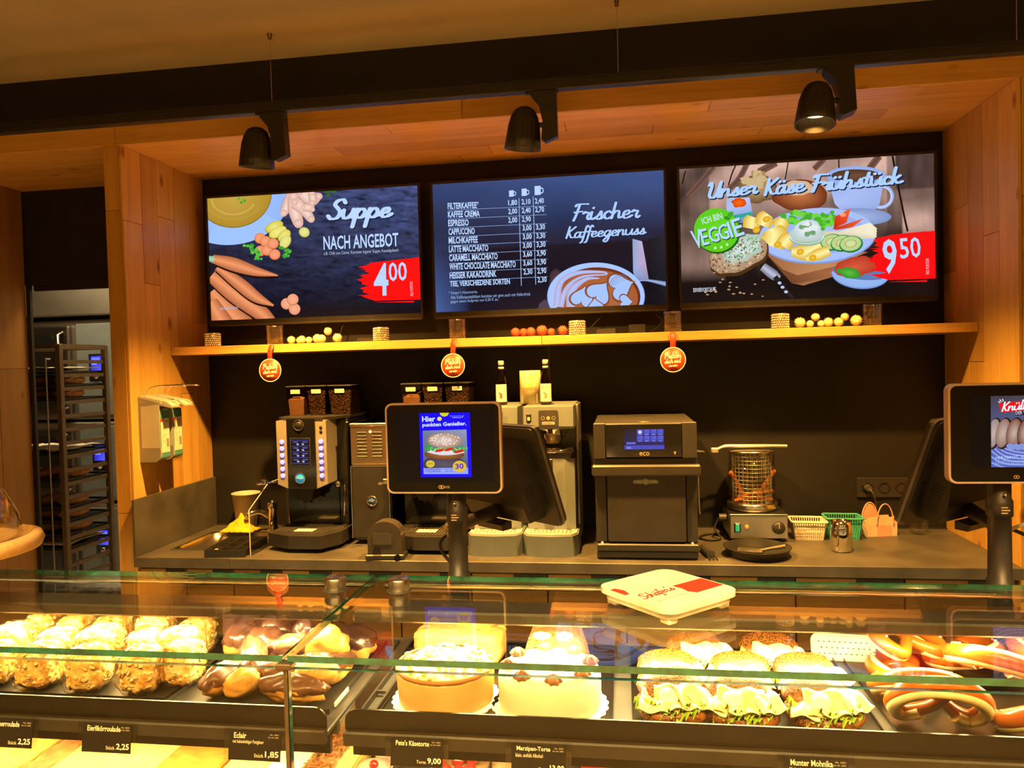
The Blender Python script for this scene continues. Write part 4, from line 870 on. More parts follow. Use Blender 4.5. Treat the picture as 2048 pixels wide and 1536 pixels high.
def hopper(t, x0, x1, txt, powder):
    c = (x0+x1)/2; w = (x1-x0)/2
    def taper(w0, w1, d0, d1, z0, z1, m): 
        q = MB(); q.add([(c-w0,-d0,z0),(c+w0,-d0,z0),(c+w0,d0,z0),(c-w0,d0,z0),(c-w1,-d1,z1),(c+w1,-d1,z1),(c+w1,d1,z1),(c-w1,d1,z1)], [(0,3,2,1),(4,5,6,7),(0,1,5,4),(1,2,6,5),(2,3,7,6),(3,0,4,7)], False, Matrix.Translation((0,.06,0))); return q
    h = taper(w-.010, w, .062, .070, .556, .686, 0).obj('hopper', 'smoke_light', t)
    if powder: taper(w-.012, w-.008, .060, .064, .558, .63, 0).add([(c-w+.012,-.003,.63),(c+w-.012,-.003,.63),(c+w-.010,.12,.655),(c,.05,.66),(c-w+.012,.12,.64)], [(0,1,3),(1,2,3),(2,4,3),(4,0,3)]).obj('filling', 'cocoa', h)
    else: taper(w-.012, w-.0035, .060, .067, .558, .668, 0).obj('filling', 'beans', h)
    MB().box(c-w-.001, c+w+.001, -.013, .131, .684, .690, .002).obj('hopper_lid', 'black_plastic', h)
    p = Pic(.044, .018, None, 5e-5); p.poly([(0,0),(1,0),(1,1),(0,1)], (.75,.68,.54)); p.text(txt, (.15,.72), (.85,.72), .42, (.25,.18,.1), .0)
    p.obj('label_print', 'print', h, (c, -.0118, .664), (R(3.5), 0, 0))
glassy('smoke_light', (.62,.58,.53), .03, 1.0)
def coffee_machine(lab):
    t = thing('coffee_machine', lab, 'coffee machine', (-1.345, 3.2, ZW), group='coffee machines')
    MB().box(-.145, .145, -.045, .245, .018, .545, .006).obj('body', 'black_gloss', t)
    MB().prism([(-.148,-.10),(-.10,-.168),(.08,-.168),(.148,-.02),(.148,.245),(-.148,.245)], 'z', .545, .557).obj('top_plate', 'black_plastic', t)
    # front head: black gloss panel between two grey strips
    c = -.0175
    MB().prism([(c-.064,.252),(c+.064,.252),(c+.064,.552),(c-.064,.552)], 'y', -.172, -.04).obj('centre_panel', 'black_gloss', t)
    for s in (-1, 1):
        st = MB().prism([(c+s*.064,.252),(c+s*.112,.272),(c+s*.112,.545),(c+s*.064,.552)], 'y', -.168 if s < 0 else -.166, -.04).obj('side_strip', 'panel_grey', t)
        for k in range(6):
            z = .454-.0292*k; Mx = Matrix.Translation((c+s*.088, -.168, z)) @ Matrix.Rotation(R(90), 4, 'X')
            b = MB().lathe([(0,0),(.0105,0),(.0105,.003),(.007,.0035),(0,.0035)], 18, M=Mx).obj('button', 'ring_blue', st)
            MB().lathe([(.004,.0036),(.0075,.0036),(.0075,.0042),(.004,.0042)], 16, M=Mx).obj('button_ring', 'ring_white', b)
        if s > 0:
            for z in (.496, .515): MB().lathe([(0,0),(.007,0),(.007,.002),(0,.002)], 12, M=Matrix.Translation((c+.089,-.166,z)) @ Matrix.Rotation(R(90), 4, 'X')).obj('lock', 'rubber', st)
    p = Pic(.084, .115, None, 5e-5); p.poly([(0,0),(1,0),(1,1),(0,1)], '0a0a1c')
    for k in range(5): p.poly([(.03,.06+.215*k),(.97,.06+.215*k),(.97,.075+.215*k),(.03,.075+.215*k)], '4a50b0')
    for k in range(4):
        for x in (.12, .62): p.poly([(x,.12+.22*k),(x+.28,.12+.22*k),(x+.28,.14+.22*k),(x,.14+.22*k)], '7c84d8', False)
        for x in (.38, .66): p.ell(x, .215+.215*k, .055, .035, 'a8b0f0'); p.stroke([(x-.08,.19+.215*k),(x-.03,.235+.215*k)], .03, '8a92e0')
    p.obj('display', 'screen_picture', t, (c-.004, -.1725, .411))
    MB().box(c-.050, c+.042, -.1722, -.170, .350, .472, .001).obj('display_frame', 'dark_grey', t)
    for z, r_, m in ((.525,.024,'black_plastic'), (.298,.024,'badge_cyan')):
        Mx = Matrix.Translation((c-.008,-.172,z)) @ Matrix.Rotation(R(90), 4, 'X')
        q = MB().lathe([(r_*.86,0),(r_,.001),(r_,.004),(r_*.9,.005),(r_*.86,.003)], 28, M=Mx).obj('badge_rim', 'chrome' if z < .4 else 'dark_grey', t)
        MB().lathe([(0,.003),(r_*.87,.003),(r_*.87,.0),(0,0)], 28, M=Mx).obj('badge', m, q)
        if z < .4:
            p = Pic(.036, .016, None, 5e-5); p.script('Sanger', (.05,.8), (.95,.7), .7, (.75,.85,.9), .22); p.obj('badge_print', 'print', q, (c-.008, -.1752, z))
    MB().prism([(c-.03,.20),(c+.03,.20),(c+.045,.252),(c-.045,.252)], 'y', -.155, -.06).cyl((c-.012,-.12,.185), (c-.012,-.12,.2), .008, 10).cyl((c+.012,-.12,.185), (c+.012,-.12,.2), .008, 10).obj('spout', 'black_plastic', t)
    MB().box(-.14, .10, -.05, -.044, .08, .25, .002).obj('splash_plate', 'black_gloss', t)
    MB().prism([(-.155,.0),(-.155,-.22),(-.04,-.275),(.10,-.275),(.155,-.18),(.155,0)], 'z', .018, .072).obj('drip_tray', 'black_plastic', t)
    g = MB()
    for i in range(22):
        x = -.135+.27*i/21; y = -.215 if x < -.04 else (-.262 if x < .10 else -.19); g.box(x-.0032, x+.0032, y+.01, -.05, .072, .0755)
    g.obj('drip_grid', 'dark_grey', t)
    MB().box(-.05, .035, -.205, -.155, .0758, .0768).obj('care_card', 'paper', t)
    for x, y in ((-.12,-.15), (.12,-.15), (-.12,.2), (.12,.2)): MB().cyl((x,y,0), (x,y,.02), .014, 10).obj('foot', 'rubber', t)
    MB().lathe([(0,0),(.014,0),(.014,.02),(.010,.026),(0,.026)], 18, M=Matrix.Translation((.10,-.045,.255)) @ Matrix.Rotation(R(90), 4, 'X')).obj('steam_knob', 'chrome', t)
    MB().tube([(-.12,-.10,.275),(-.155,-.19,.282),(-.19,-.24,.284)], [.006,.005,.006], 8).box(-.178, -.158, -.228, -.205, .282, .302, .003).obj('steam_wand', 'chrome', t)
    MB().tube([(.13,-.06,.25),(.135,-.075,.20),(.13,-.078,.12)], .005, 8).obj('hot_water_pipe', 'chrome', t)
    # glossy bean-window on the right flank
    MB().box(.1452, .147, -.02, .10, .30, .44, .0008).obj('flank_window', 'black_gloss', t)
    for x0, x1, s, pw in ((-.154,-.064,'Kakao',1), (-.057,.036,'Kaffee',0), (.044,.155,'Espresso',0)): hopper(t, x0, x1, s, pw)
    return t
cm = coffee_machine('black coffee machine with grey button strips beside the sink')
dup(cm, (-.809, 3.2, ZW), label='black coffee machine mostly hidden behind the customer display')
t = thing('milk_cooler', 'slim milk cooler with slotted steel top and black door', 'milk cooler', (-1.080, 3.10, ZW))
MB().box(-.086, .086, .006, .33, .012, .525, .004).obj('housing', 'black_gloss', t)
f = MB().box(-.086, .086, -.006, .006, .345, .512, .003).obj('steel_front', 'steel_orange_lit', t)
for s in (-1, 1):
    for k in range(8): MB().box(s*.034-.022, s*.034+.022, -.010, -.006, .375+.0148*k, .383+.0148*k, .001).obj('louvre', 'dark_steel', f)
mat('lens_red', (.8,.2,.1), .3, emit=(1,.35,.12), es=3); MB().ball((.004,-.007,.488), .006, 10, 6).obj('indicator', 'lens_red', f)
MB().box(-.088, .088, -.012, .33, .512, .525, .003).obj('lid', 'steel', t)
d = MB().box(-.082, .082, -.016, .004, .03, .338, .003).obj('door', 'black_plastic', t)
MB().box(-.0865, -.082, -.017, .004, .028, .342).box(.082, .0865, -.017, .004, .028, .342).box(-.0865, .0865, -.017, .004, .338, .342).obj('door_trim', 'steel', d)
Mx = Matrix.Translation((.006,-.016,.19)) @ Matrix.Rotation(R(90), 4, 'X')
q = MB().lathe([(.017,0),(.023,.001),(.023,.005),(.018,.006),(.017,.004)], 28, M=Mx, wob=lambda a, r, z: 1+.03*math.sin(a*14)).obj('badge_rim', 'chrome', d); MB().lathe([(0,.004),(.0175,.004),(.0175,0),(0,0)], 24, M=Mx).obj('badge', 'badge_blue', q)
p = Pic(.028, .012, None, 5e-5); p.script('Sanger', (.05,.8), (.95,.7), .7, (.7,.75,.8), .2); p.obj('badge_print', 'print', q, (.006, -.0205, .19))
# ---------------------------------------------------------------- filter coffee brewers
mat('switch_orange', (.7,.3,.05), .3, emit=(1,.4,.05), es=1.2); mat('coffee', (.16,.05,.015), .2)
def brewer(lab):
    t = thing('filter_brewer', lab, 'coffee brewer', (-.293, 3.14, ZW), group='filter coffee brewers')
    # foot with drip tray
    bs = MB().prism([(-.111,-.18),(-.09,-.225),(0,-.238),(.09,-.225),(.111,-.18),(.111,.0),(-.111,.0)], 'z', 0, .082).obj('base', 'grey_plastic', t)
    MB().prism([(-.105,-.175),(-.085,-.212),(0,-.222),(.085,-.212),(.105,-.175),(.105,-.10),(-.105,-.10)], 'z', .082, .0865).obj('drip_tray', 'drip_pale', bs)
    h = MB()
    for i in range(11):
        for j in range(2): h.box(-.08+.016*i-.004, -.08+.016*i+.002, -.185+.03*j, -.175+.03*j, .0865, .0872)
    for x in (-.065, .07): h.lathe([(0,.0872),(.009,.0872),(.009,.086)], 10, c=(x,-.125,0))
    h.obj('drain_holes', 'dark_grey', bs)
    # water tank with round front
    MB().prism([(-.098,-.115),(-.06,-.124),(0,-.127),(.06,-.124),(.098,-.115),(.098,.2),(-.098,.2)], 'z', .082, .375).obj('tank', 'tank_steel', t)
    MB().prism(rrect(-.104, .104, -.125, .2, .03), 'z', .375, .398).obj('hot_plate', 'black_plastic', t)
    for s in (-1, 1): MB().box(s*.105-.006, s*.105+.006, .0, .2, .02, .588, .003).obj('side_post', 'steel_rough', t)
    MB().box(-.10, .10, .08, .2, .398, .5).obj('back_panel', 'dark_steel', t)
    hd = MB().prism([(-.16,.500),(-.168,.51),(-.155,.588),(-.15,.590),(.2,.592),(.2,.500)], 'x', -.100, .100).obj('head', 'grey_plastic', t)
    MB().box(-.088, -.068, -.168, -.155, .53, .562, .002, Matrix.Rotation(R(0), 4, 'X')).obj('switch', 'black_plastic', hd); MB().box(-.083, -.073, -.171, -.166, .535, .548, .001).obj('switch_lamp', 'switch_orange', hd)
    MB().prism(rrect(-.038, .040, .512, .575, .008), 'y', -.172, -.158).obj('control_plate', 'dark_grey', hd)
    p = Pic(.072, .058, None, 5e-5)
    for x, y in ((.2,.5), (.5,.5), (.8,.5)): p.ring(x, y, .10, .125, .8, (.5,.48,.42)); 
    p.ell(.5, .5, .09, .11, (.5,.42,.08)); p.poly([(.15,.75),(.85,.75),(.85,.95),(.15,.95)], (.5,.48,.44)); p.text('BONAMAT', (.2,.92), (.75,.92), .13, (.1,.1,.1), .02)
    p.obj('control_print', 'print', hd, (.001, -.1725, .544))
    p = Pic(.04, .014, None, 5e-5); p.text('RLX', (.05,.9), (.95,.9), .8, (.75,.74,.7), .02); p.obj('nameplate', 'print', hd, (-.012, -.1545, .583), (R(-8), 0, 0))
    fu = MB().lathe([(.0,.430),(.030,.430),(.034,.436),(.070,.490),(.078,.500),(.074,.500),(.0,.46)], 32, c=(.005,-.05,0)).obj('filter_funnel', 'chrome', t)
    MB().box(-.008, .014, -.140, -.122, .475, .498, .003).obj('funnel_handle', 'chrome', fu)
    MB().lathe([(.0,.398),(.088,.398),(.090,.404),(.085,.412),(0,.416)], 32, c=(.0,-.04,0)).obj('tank_lid', 'chrome', t)
    # gauge and tap
    g = MB().box(-.018, .010, -.134, -.122, .245, .375, .002).obj('gauge_channel', 'black_plastic', t)
    MB().cyl((-.004,-.137,.25), (-.004,-.137,.37), .0055, 10).obj('sight_glass', 'chrome', g); MB().cyl((-.004,-.139,.255), (-.004,-.139,.335), .0045, 8).obj('coffee_level', 'coffee_lit', g)
    tp_ = MB().cyl((-.004,-.12,.235), (-.004,-.165,.235), .010, 12).cyl((-.004,-.160,.25), (-.004,-.160,.190), .0105, 12, .007).lathe([(0,.0),(.006,.0),(.006,.012),(0,.012)], 10, c=(-.004,-.160,.178)).obj('tap', 'chrome', t)
    MB().box(-.030, .004, -.172, -.156, .252, .259, .002).obj('tap_lever', 'dark_grey', tp_)
    return t
mat('drip_pale', (.40,.42,.42), .35, var=.06); mat('tank_steel', (.24,.285,.31), .40, metal=0, var=.05, scale=3); mat('coffee_lit', (.45,.16,.04), .2)
b0 = brewer('grey filter coffee brewer with chrome funnel, beside the black oven')
dup(b0, (-.518, 3.14, ZW), label='grey filter coffee brewer half hidden behind the till monitor')
ZB = ZW+.5925
glassy('bottle_glass', (.50,.36,.22), .02, 1.2)
def syrup(loc, lab, fill, dark):
    t = thing('syrup_bottle', lab, 'bottle', loc, group='syrup bottles on the brewers')
    MB().lathe([(0,.002),(.022,.0),(.0245,.004),(.0245,.098),(.021,.118),(.0125,.140),(.0105,.150),(.0105,.168),(0,.168)], 28).obj('glass', 'bottle_glass', t)
    MB().lathe([(0,.004),(.0225,.005),(.0225,.085),(0,.085)], 24).obj('syrup', fill, t)
    MB().lathe([(.0105,.166),(.0125,.168),(.0125,.180),(.011,.186),(0,.186)], 20).obj('cap', 'white_plastic', t); MB().lathe([(.0108,.150),(.0125,.152),(.0125,.158),(.0108,.160)], 20).obj('neck_ring', 'white_plastic', t)
    q = MB(); n = 12
    q.grid(n, 2, lambda u, v: (.0249*sin(-1.15+2.3*u), -.0249*cos(-1.15+2.3*u), .012+.074*v)); lb = q.obj('label', 'paper', t)
    p = Pic(.032, .07, None, 5e-5); p.text('MONIN', (.12,.22), (.88,.22), .09, (.35,.25,.15), .01)
    for i in range(7): p.ell(.35+.3*((i*29)%10)/10, .5+.3*((i*53)%10)/10, .12, .06, (.35,.07,.03) if dark else (.30,.25,.16), wob=.4, seed=i)
    p.obj('label_print', 'print', lb, (0, -.0258, .049)); return t
mat('syrup_red', (.32,.06,.02), .2); mat('syrup_pale', (.55,.42,.22), .2)
syrup((-.505, 3.14, ZB), 'syrup bottle with red hazelnut label, left of the chocolate carton', 'syrup_red', True)
syrup((-.312, 3.105, ZB), 'syrup bottle with pale label, in front of the chocolate carton', 'syrup_pale', False)
t = thing('chocolate_carton', 'yellow and white drinking chocolate can behind the right syrup bottle', 'can', (-.385, 3.17, ZB))
mat('can_cream', (.78,.62,.34), .5, var=.08, scale=8)
MB().lathe([(0,.0),(.045,.0),(.045,.138),(.043,.141),(0,.141)], 36).obj('can', 'can_cream', t)
p = Pic(.078, .13, None, 5e-5); p.ell(.5, .32, .30, .17, (.80,.52,.06), (.88,.70,.20), wob=.4, seed=4); p.ell(.42, .26, .14, .07, (.9,.82,.5), wob=.3); p.text('caotina', (.06,.62), (.94,.60), .15, (.20,.10,.04), .0); p.poly([(.6,.05),(.92,.05),(.92,.13),(.6,.13)], (.62,.06,.02))
p.poly([(.05,.72),(.95,.72),(.95,1),(.05,1)], (.86,.70,.40)); 
o = p.obj('can_print', 'print', t, (0, 0, .07))
for v in o.data.vertices: a = v.co.x/.0453; d = -v.co.y; v.co = ((.0453+d)*sin(a), -(.0453+d)*cos(a), v.co.z)
# ---------------------------------------------------------------- rapid oven
mat('oven_black', (.042,.039,.036), .40, var=.08, scale=10)
t = thing('rapid_oven', 'black countertop oven with blue touch display marked eco', 'oven', (.0835, 2.90, ZW))
w = .192
MB().box(-w, w, .012, .48, .064, .39, .004).obj('housing', 'oven_black', t)
up_ = MB().box(-w-.002, w+.002, .002, .48, .392, .524, .004).obj('upper_housing', 'oven_black', t)
MB().box(-w-.002, w+.002, .004, .48, .364, .391, .004).obj('vent_band', 'black_plastic', t)
MB().box(-w-.003, -.148, -.004, .01, .388, .526, .003).obj('front_cheek', 'oven_black', up_); MB().box(.138, w+.003, -.004, .01, .388, .526, .003).obj('front_cheek', 'oven_black', up_)
MB().box(-.148, .138, -.006, .006, .394, .520, .002).obj('glass_panel', 'black_gloss', up_)
p = Pic(.150, .078, None, 5e-5); p.poly([(0,0),(1,0),(1,1),(0,1)], ['1a1420','2a1c28','1c2464','18205c'])
for i in range(4):
    for j in range(2): x = .32+.17*i; y = .02+.32*j; p.poly([(x,y),(x+.15,y),(x+.15,y+.29),(x,y+.29)], ['4b55c8','5862d6','3a44b4','353fa8'], i+j == 0); p.poly([(x+.04,y+.24),(x+.11,y+.24),(x+.11,y+.265),(x+.04,y+.265)], 'b8c2ff', False)
p.ell(.395, .15, .045, .08, 'cfd8ff'); p.poly([(0,.80),(1,.80),(1,1),(0,1)], '3d47b8'); p.text('Guide', (.06,.95), (.16,.95), .09, 'c8d0ff', .0); p.poly([(.05,.64),(.28,.64),(.28,.74),(.05,.74)], '5c66d8')
p.obj('display', 'screen_picture', up_, (-.002, -.0065, .463))
p = Pic(.040, .016, None, 5e-5); p.text('eco', (.02,.95), (.98,.95), .9, (.42,.38,.32), .012); p.obj('logo', 'print', up_, (-.002, -.0067, .407))
p = Pic(.012, .014, None, 5e-5); p.poly([(0,0),(1,0),(.5,1)], (.3,.3,.3)); p.obj('mark', 'print', up_, (.112, -.0067, .408))
dr = MB().prism(rrect(-.146, .148, .07, .330, .006), 'y', -.012, .02).obj('door', 'oven_black', t)
MB().box(-w-.012, w+.014, -.030, .02, .325, .366, .006).obj('door_handle', 'oven_black', dr)
p = Pic(.096, .026, None, 5e-5); p.poly([(0,.3),(.12,.18),(.35,.18),(.5,0),(.65,.18),(.88,.18),(1,.3),(1,.75),(.6,.8),(.5,1),(.4,.8),(0,.75)], (.22,.32,.36)); p.ring(.5, .5, .075, .28, .6, (.6,.62,.6)); p.text('TURBO', (.04,.62), (.38,.62), .26, (.62,.62,.58), .03); p.text('CHEF', (.64,.62), (.94,.62), .26, (.62,.62,.58), .03)
p.obj('brand_plate', 'print', dr, (.0, -.0126, .300))
MB().box(-w, -.150, -.002, .012, .066, .33, .002).obj('door_jamb', 'oven_black', t); MB().box(.152, w, -.002, .012, .066, .33, .002).obj('door_jamb', 'oven_black', t)
MB().box(-w+.002, w+.002, -.022, .03, .034, .062, .004).obj('crumb_tray', 'oven_black', t)
MB().box(-w, w, -.008, .45, .004, .032, .004).obj('base', 'oven_black', t)
for x in (-.17, .17):
    MB().cyl((x,-.006,.064), (x,-.018,.066), .006, 10).obj('bolt', 'steel', t)
    for y in (.02, .42): MB().cyl((x,y,0), (x,y,.006), .02, 12).obj('foot', 'rubber', t)
MB().cyl((w,.05,.405), (w+.034,.04,.405), .009, 10, .006).obj('side_knob', 'dark_grey', t)
MB().tube([(w+.006,.02,.33),(w+.008,.018,.20),(w+.010,.018,.17)], .004, 6).obj('hinge_arm', 'steel', t)
p = Pic(.05, .03, None, 5e-5); p.poly([(.5,0),(1,1),(0,1)], (.35,.30,.12)); p.obj('warning_sticker', 'print', up_, (.0, .06, .5246), (R(-90), 0, 0))
# ---------------------------------------------------------------- sausage warmer
t = thing('sausage_warmer', 'steel sausage warmer with glass cylinder and green switch', 'food warmer', (.5495, 3.19, ZW))
MB().box(-.115, .115, 0, .235, .014, .112, .003).obj('base', 'steel_rough', t)
MB().box(-.117, .117, -.004, .24, .110, .116, .002).obj('base_top', 'dark_steel', t)
for x in (-.095, .095):
    for y in (.02, .21): MB().cyl((x,y,0), (x,y,.016), .010, 10).obj('foot', 'rubber', t)
mat('green_lit', (.02,.35,.12), .25, emit=(.02,.55,.20), es=.35); mat('orange_lit', (.8,.25,.03), .3, emit=(1,.30,.04), es=.6)
q = MB().box(-.100, -.072, -.004, .002, .040, .080, .002).obj('switch_frame', 'black_plastic', t); MB().box(-.094, -.078, -.008, -.002, .044, .076, .002).obj('switch', 'green_lit', q)
MB().lathe([(0,0),(.008,0),(.008,.004),(0,.006)], 16, M=Matrix.Translation((-.048,0,.064)) @ Matrix.Rotation(R(90), 4, 'X')).obj('pilot_lamp', 'orange_lit', t)
k_ = MB().lathe([(0,0),(.026,0),(.025,.012),(.020,.018),(0,.018)], 28, M=Matrix.Translation((.078,0,.060)) @ Matrix.Rotation(R(90), 4, 'X'), wob=lambda a, r, z: 1+.02*math.sin(a*16)).obj('dial', 'black_plastic', t)
MB().box(.0765, .0795, -.0195, -.0175, .06, .082).obj('dial_mark', 'white_plastic', k_)
MB().cyl((-.115,.08,.085), (-.150,.08,.085), .017, 14).obj('cable_gland', 'dark_grey', t)
MB().tube(catmull([(-.15,.08,.085),(-.17,.07,.04),(-.15,.03,.008),(-.20,.0,.006),(-.235,.05,.006),(-.20,.11,.006),(-.13,.13,.006)], 6), .004, 8).obj('cable', 'rubber', t)
cx, cy = -.006, .118
pot = MB().lathe([(.060,.116),(.100,.118),(.104,.128),(.104,.146),(.098,.152),(.090,.150),(.09,.122),(0,.120)], 44, c=(cx,cy,0)).obj('pot', 'pot_steel', t)
MB().lathe([(.0945,.150),(.0945,.362),(.0925,.362),(.0925,.150)], 48, c=(cx,cy,0)).obj('glass_cylinder', 'clear_glass', t)
bk = MB(); rb_ = .080
for k in range(13): z = .148+.0165*k; bk.tube([(cx+rb_*cos(2*pi*i/36), cy+rb_*sin(2*pi*i/36), z) for i in range(36)], .0014, 5, closed=True)
for i in range(26): a = 2*pi*i/26; bk.cyl((cx+rb_*cos(a), cy+rb_*sin(a), .145), (cx+rb_*cos(a), cy+rb_*sin(a), .348), .0014, 5)
bk.obj('wire_basket', 'wire_steel', t)
MB().lathe([(.060,.366),(.094,.364),(.096,.368),(.06,.372),(0,.374)], 40, c=(cx,cy,0)).obj('lid', 'pot_steel', t)
mat('sausage', (.62,.20,.06), .38, scale=30, c2=(.42,.11,.03), sss=.1)
sg = MB().tube(catmull([(-.075,0,0),(-.072,0,0),(-.04,.0,.004),(0,0,.007),(.04,0,.004),(.072,0,0),(.075,0,0)], 4), [.003]+[.0095]*23+[.003], 10).mesh('sausage')
sl = ['flat at the front of the basket bottom', 'flat at the back of the basket bottom', 'leaning steeply at the basket right side', 'leaning at the right behind another', 'leaning at the basket left side', 'leaning at left rear of the basket', 'lying slanted across the basket middle']
for i, (dx, dy, dz, ry, rz_) in enumerate(((0,-.045,.162,0,.15), (.0,.02,.160,0,-.4), (.055,-.010,.212,-1.05,.2), (.048,.03,.205,-.95,-.3), (-.058,-.012,.205,1.2,.1), (-.055,.025,.2,1.1,.5), (.01,-.01,.178,-.22,-.15))):
    o = link('sausage', sg, 'sausage', None, (.5495+cx+dx, 3.19+cy+dy, ZW+dz), (0, ry, rz_)); tag(o, 'orange wiener sausage '+sl[i]+' of the warmer', 'sausage', 'sausages in the warmer')
t = thing('serving_tongs', 'long chrome serving tongs lying across the sausage warmer lid', 'tongs', (.535, 3.305, ZW+.375))
for s in (-1, 1): MB().tube(catmull([(.155,.003*s,.010),(.05,.008*s,.012),(-.04,.012*s,.012),(-.10,.014*s,.011),(-.135,.012*s,-.002)], 5), [.006]*16+[.004]*5, 8).box(-.158, -.13, .012*s-.007, .012*s+.007, -.016, .004, .003).obj('arm', 'wire_steel', t)
# pan, spatula, small grip tongs
t = thing('frying_pan', 'black round pan standing in front of the sausage warmer', 'pan', (.505, 2.975, ZW))
MB().lathe([(0,.003),(.108,.003),(.112,.006),(.124,.034),(.127,.036),(.122,.036),(.106,.009),(0,.008)], 48).obj('dish', 'black_metal', t)
mat('mid_grey', (.13,.12,.11), .45)
t = thing('spatula', 'black slotted spatula lying in the round pan', 'spatula', (.47, 2.985, ZW+.012), R(-12))
m = MB()
for i in range(5): m.box(-.03, .045, -.028+.0125*i, -.021+.0125*i, .004, .007)
m.box(-.036, -.03, -.028, .029, .004, .007).box(.045, .055, -.026, .027, .004, .007); m.obj('blade', 'mid_grey', t)
MB().tube([(.05,0,.007),(.09,0,.018),(.14,-.004,.030)], [.006,.006,.008], 8).obj('handle', 'mid_grey', t)
t = thing('grip_tongs', 'short grey folded kitchen tongs between oven and pan', 'tongs', (.325, 2.925, ZW), R(8))
MB().prism([(-.014,0),(.014,0),(.017,.02),(.008,.028),(-.008,.028),(-.017,.02)], 'y', .0, .11).obj('body', 'dark_grey', t)
for x in (-.011, 0, .011): MB().tube([(x,.0,.012),(x*1.2,-.028,.008),(x*1.3,-.04,.004)], .003, 6).obj('prong', 'black_metal', t)
# baskets, jug, bag, little glass
def basket(name, lab, loc, mtl, w, d, h, rz=0):
    t = thing(name, lab, 'basket', loc, rz); b = .82; m = MB()
    m.box(-w*b, w*b, -d*b, d*b, 0, .003)
    nr, nc = 5, 14
    def lerpw(z): k = z/h; return w*(b+(1-b)*k), d*(b+(1-b)*k)
    for r_ in range(nr):   # woven rows with gaps
        z0 = h*(.06+.16*r_); z1 = z0+h*.085; wa, da = lerpw(z0); wb, db = lerpw(z1)
        for s in (-1, 1):
            m.add([(-wa,s*da,z0),(wa,s*da,z0),(wb,s*db,z1),(-wb,s*db,z1),(-wa,s*(da-.002),z0),(wa,s*(da-.002),z0),(wb,s*(db-.002),z1),(-wb,s*(db-.002),z1)], [(0,1,2,3),(4,5,6,7),(2,3,7,6),(0,1,5,4)])
            m.add([(s*wa,-da,z0),(s*wa,da,z0),(s*wb,db,z1),(s*wb,-db,z1),(s*(wa-.002),-da,z0),(s*(wa-.002),da,z0),(s*(wb-.002),db,z1),(s*(wb-.002),-db,z1)], [(0,1,2,3),(4,5,6,7),(2,3,7,6),(0,1,5,4)])
    for i in range(nc):
        x = -1+2*(i+.5)/nc
        for s in (-1, 1):
            m.tube([(x*w*b, s*d*b, 0), (x*w, s*d, h)], .0022, 4, False)
            if i < nc*d/w: y = -1+2*(i+.5)/(nc*d/w); m.tube([(s*w*b, y*d*b, 0), (s*w, y*d, h)], .0022, 4, False)
    m.obj('weave', mtl, t)
    r1 = rrect(-w-.004, w+.004, -d-.004, d+.004, .012, 4); n = len(r1)
    MB().tube([(x, y, h) for x, y in r1], .0045, 6, closed=True).obj('rim', mtl, t); return t
mat('mint', (.06,.42,.31), .5, var=.06); mat('blush', (.74,.42,.33), .55, var=.05); mat('napkin', (.78,.62,.46), .8, var=.06)
basket('white_basket', 'small cream woven plastic basket beside the sausage warmer', (.762, 3.275, ZW), 'cream_plastic', .066, .055, .076, R(-4))
for i, (x, y, m, l) in enumerate(((.735,3.26,'tag_red','red'), (.772,3.275,'packet_blue','blue'), (.79,3.30,'paper','white'))):
    mat('packet_blue', (.12,.2,.3), .5); o = MB().box(-.016, .016, -.010, .010, 0, .004, .001).obj('sachet', m, None, (x, y, ZW+.032+.012*i), (.25, .2*i, i*.9)); tag(o, l+' condiment sachet in the cream basket', 'sachet', 'sachets in the cream basket')
o = MB().box(-.048, .048, -.040, .040, 0, .028, .003).obj('sachet_box', 'paper', None, (.762, 3.275, ZW+.0035)); tag(o, 'stack of pale paper sachets filling the cream basket', 'sachets')
basket('mint_basket', 'small mint green plastic basket behind the steel milk jug', (.905, 3.285, ZW), 'mint', .068, .05, .088, R(-3))
t = thing('milk_jug', 'polished steel milk jug in front of the mint basket', 'jug', (.838, 3.06, ZW), R(-35))
MB().lathe([(0,.001),(.036,.0),(.0395,.004),(.0400,.07),(.0375,.095),(.036,.118),(.0345,.118),(.036,.09),(.038,.01),(0,.006)], 40, wob=lambda a, r, z: 1+(.14*math.exp(-((((a-pi/2+pi)%(2*pi))-pi)/.25)**2) if z > .1 else 0)).obj('body', 'chrome', t)
MB().tube(catmull([(0,-.036,.098),(0,-.056,.10),(0,-.064,.08),(0,-.060,.04),(0,-.042,.025)], 5), .0042, 8).obj('handle', 'chrome', t)
t = thing('napkin_bag', 'blush pink gift bag shaped holder with two loop handles', 'holder', (1.062, 3.335, ZW), R(12))
MB().prism([(-.068,0),(.068,0),(.060,.078),(.0,.085),(-.062,.078)], 'y', -.028, -.025).prism([(-.068,0),(.068,0),(.060,.078),(-.062,.078)], 'y', .025, .028).prism([(-.028,0),(.028,0),(.028,.06),(0,.08),(-.028,.06)], 'x', .064, .067).prism([(-.028,0),(.028,0),(.028,.06),(0,.075),(-.028,.06)], 'x', -.067, -.064).obj('bag', 'napkin', t)
MB().prism([(-.022,0),(.042,0),(.040,.045),(.0,.05),(-.020,.045)], 'y', -.0305, -.0285).obj('band', 'blush', t)
for y, x in ((-.032,.012), (.012,-.03)): MB().tube([(x+.036*cos(pi*i/14), y, .052+.085*sin(pi*i/14)) for i in range(15)], .0028, 8).obj('loop', 'blush', t)
for y, x in ((.012,-.03),): MB().prism([(x+.033*cos(pi*i/14), .052+.08*sin(pi*i/14)) for i in range(15)], 'y', y-.001, y+.001).obj('loop_fill', 'blush', t)
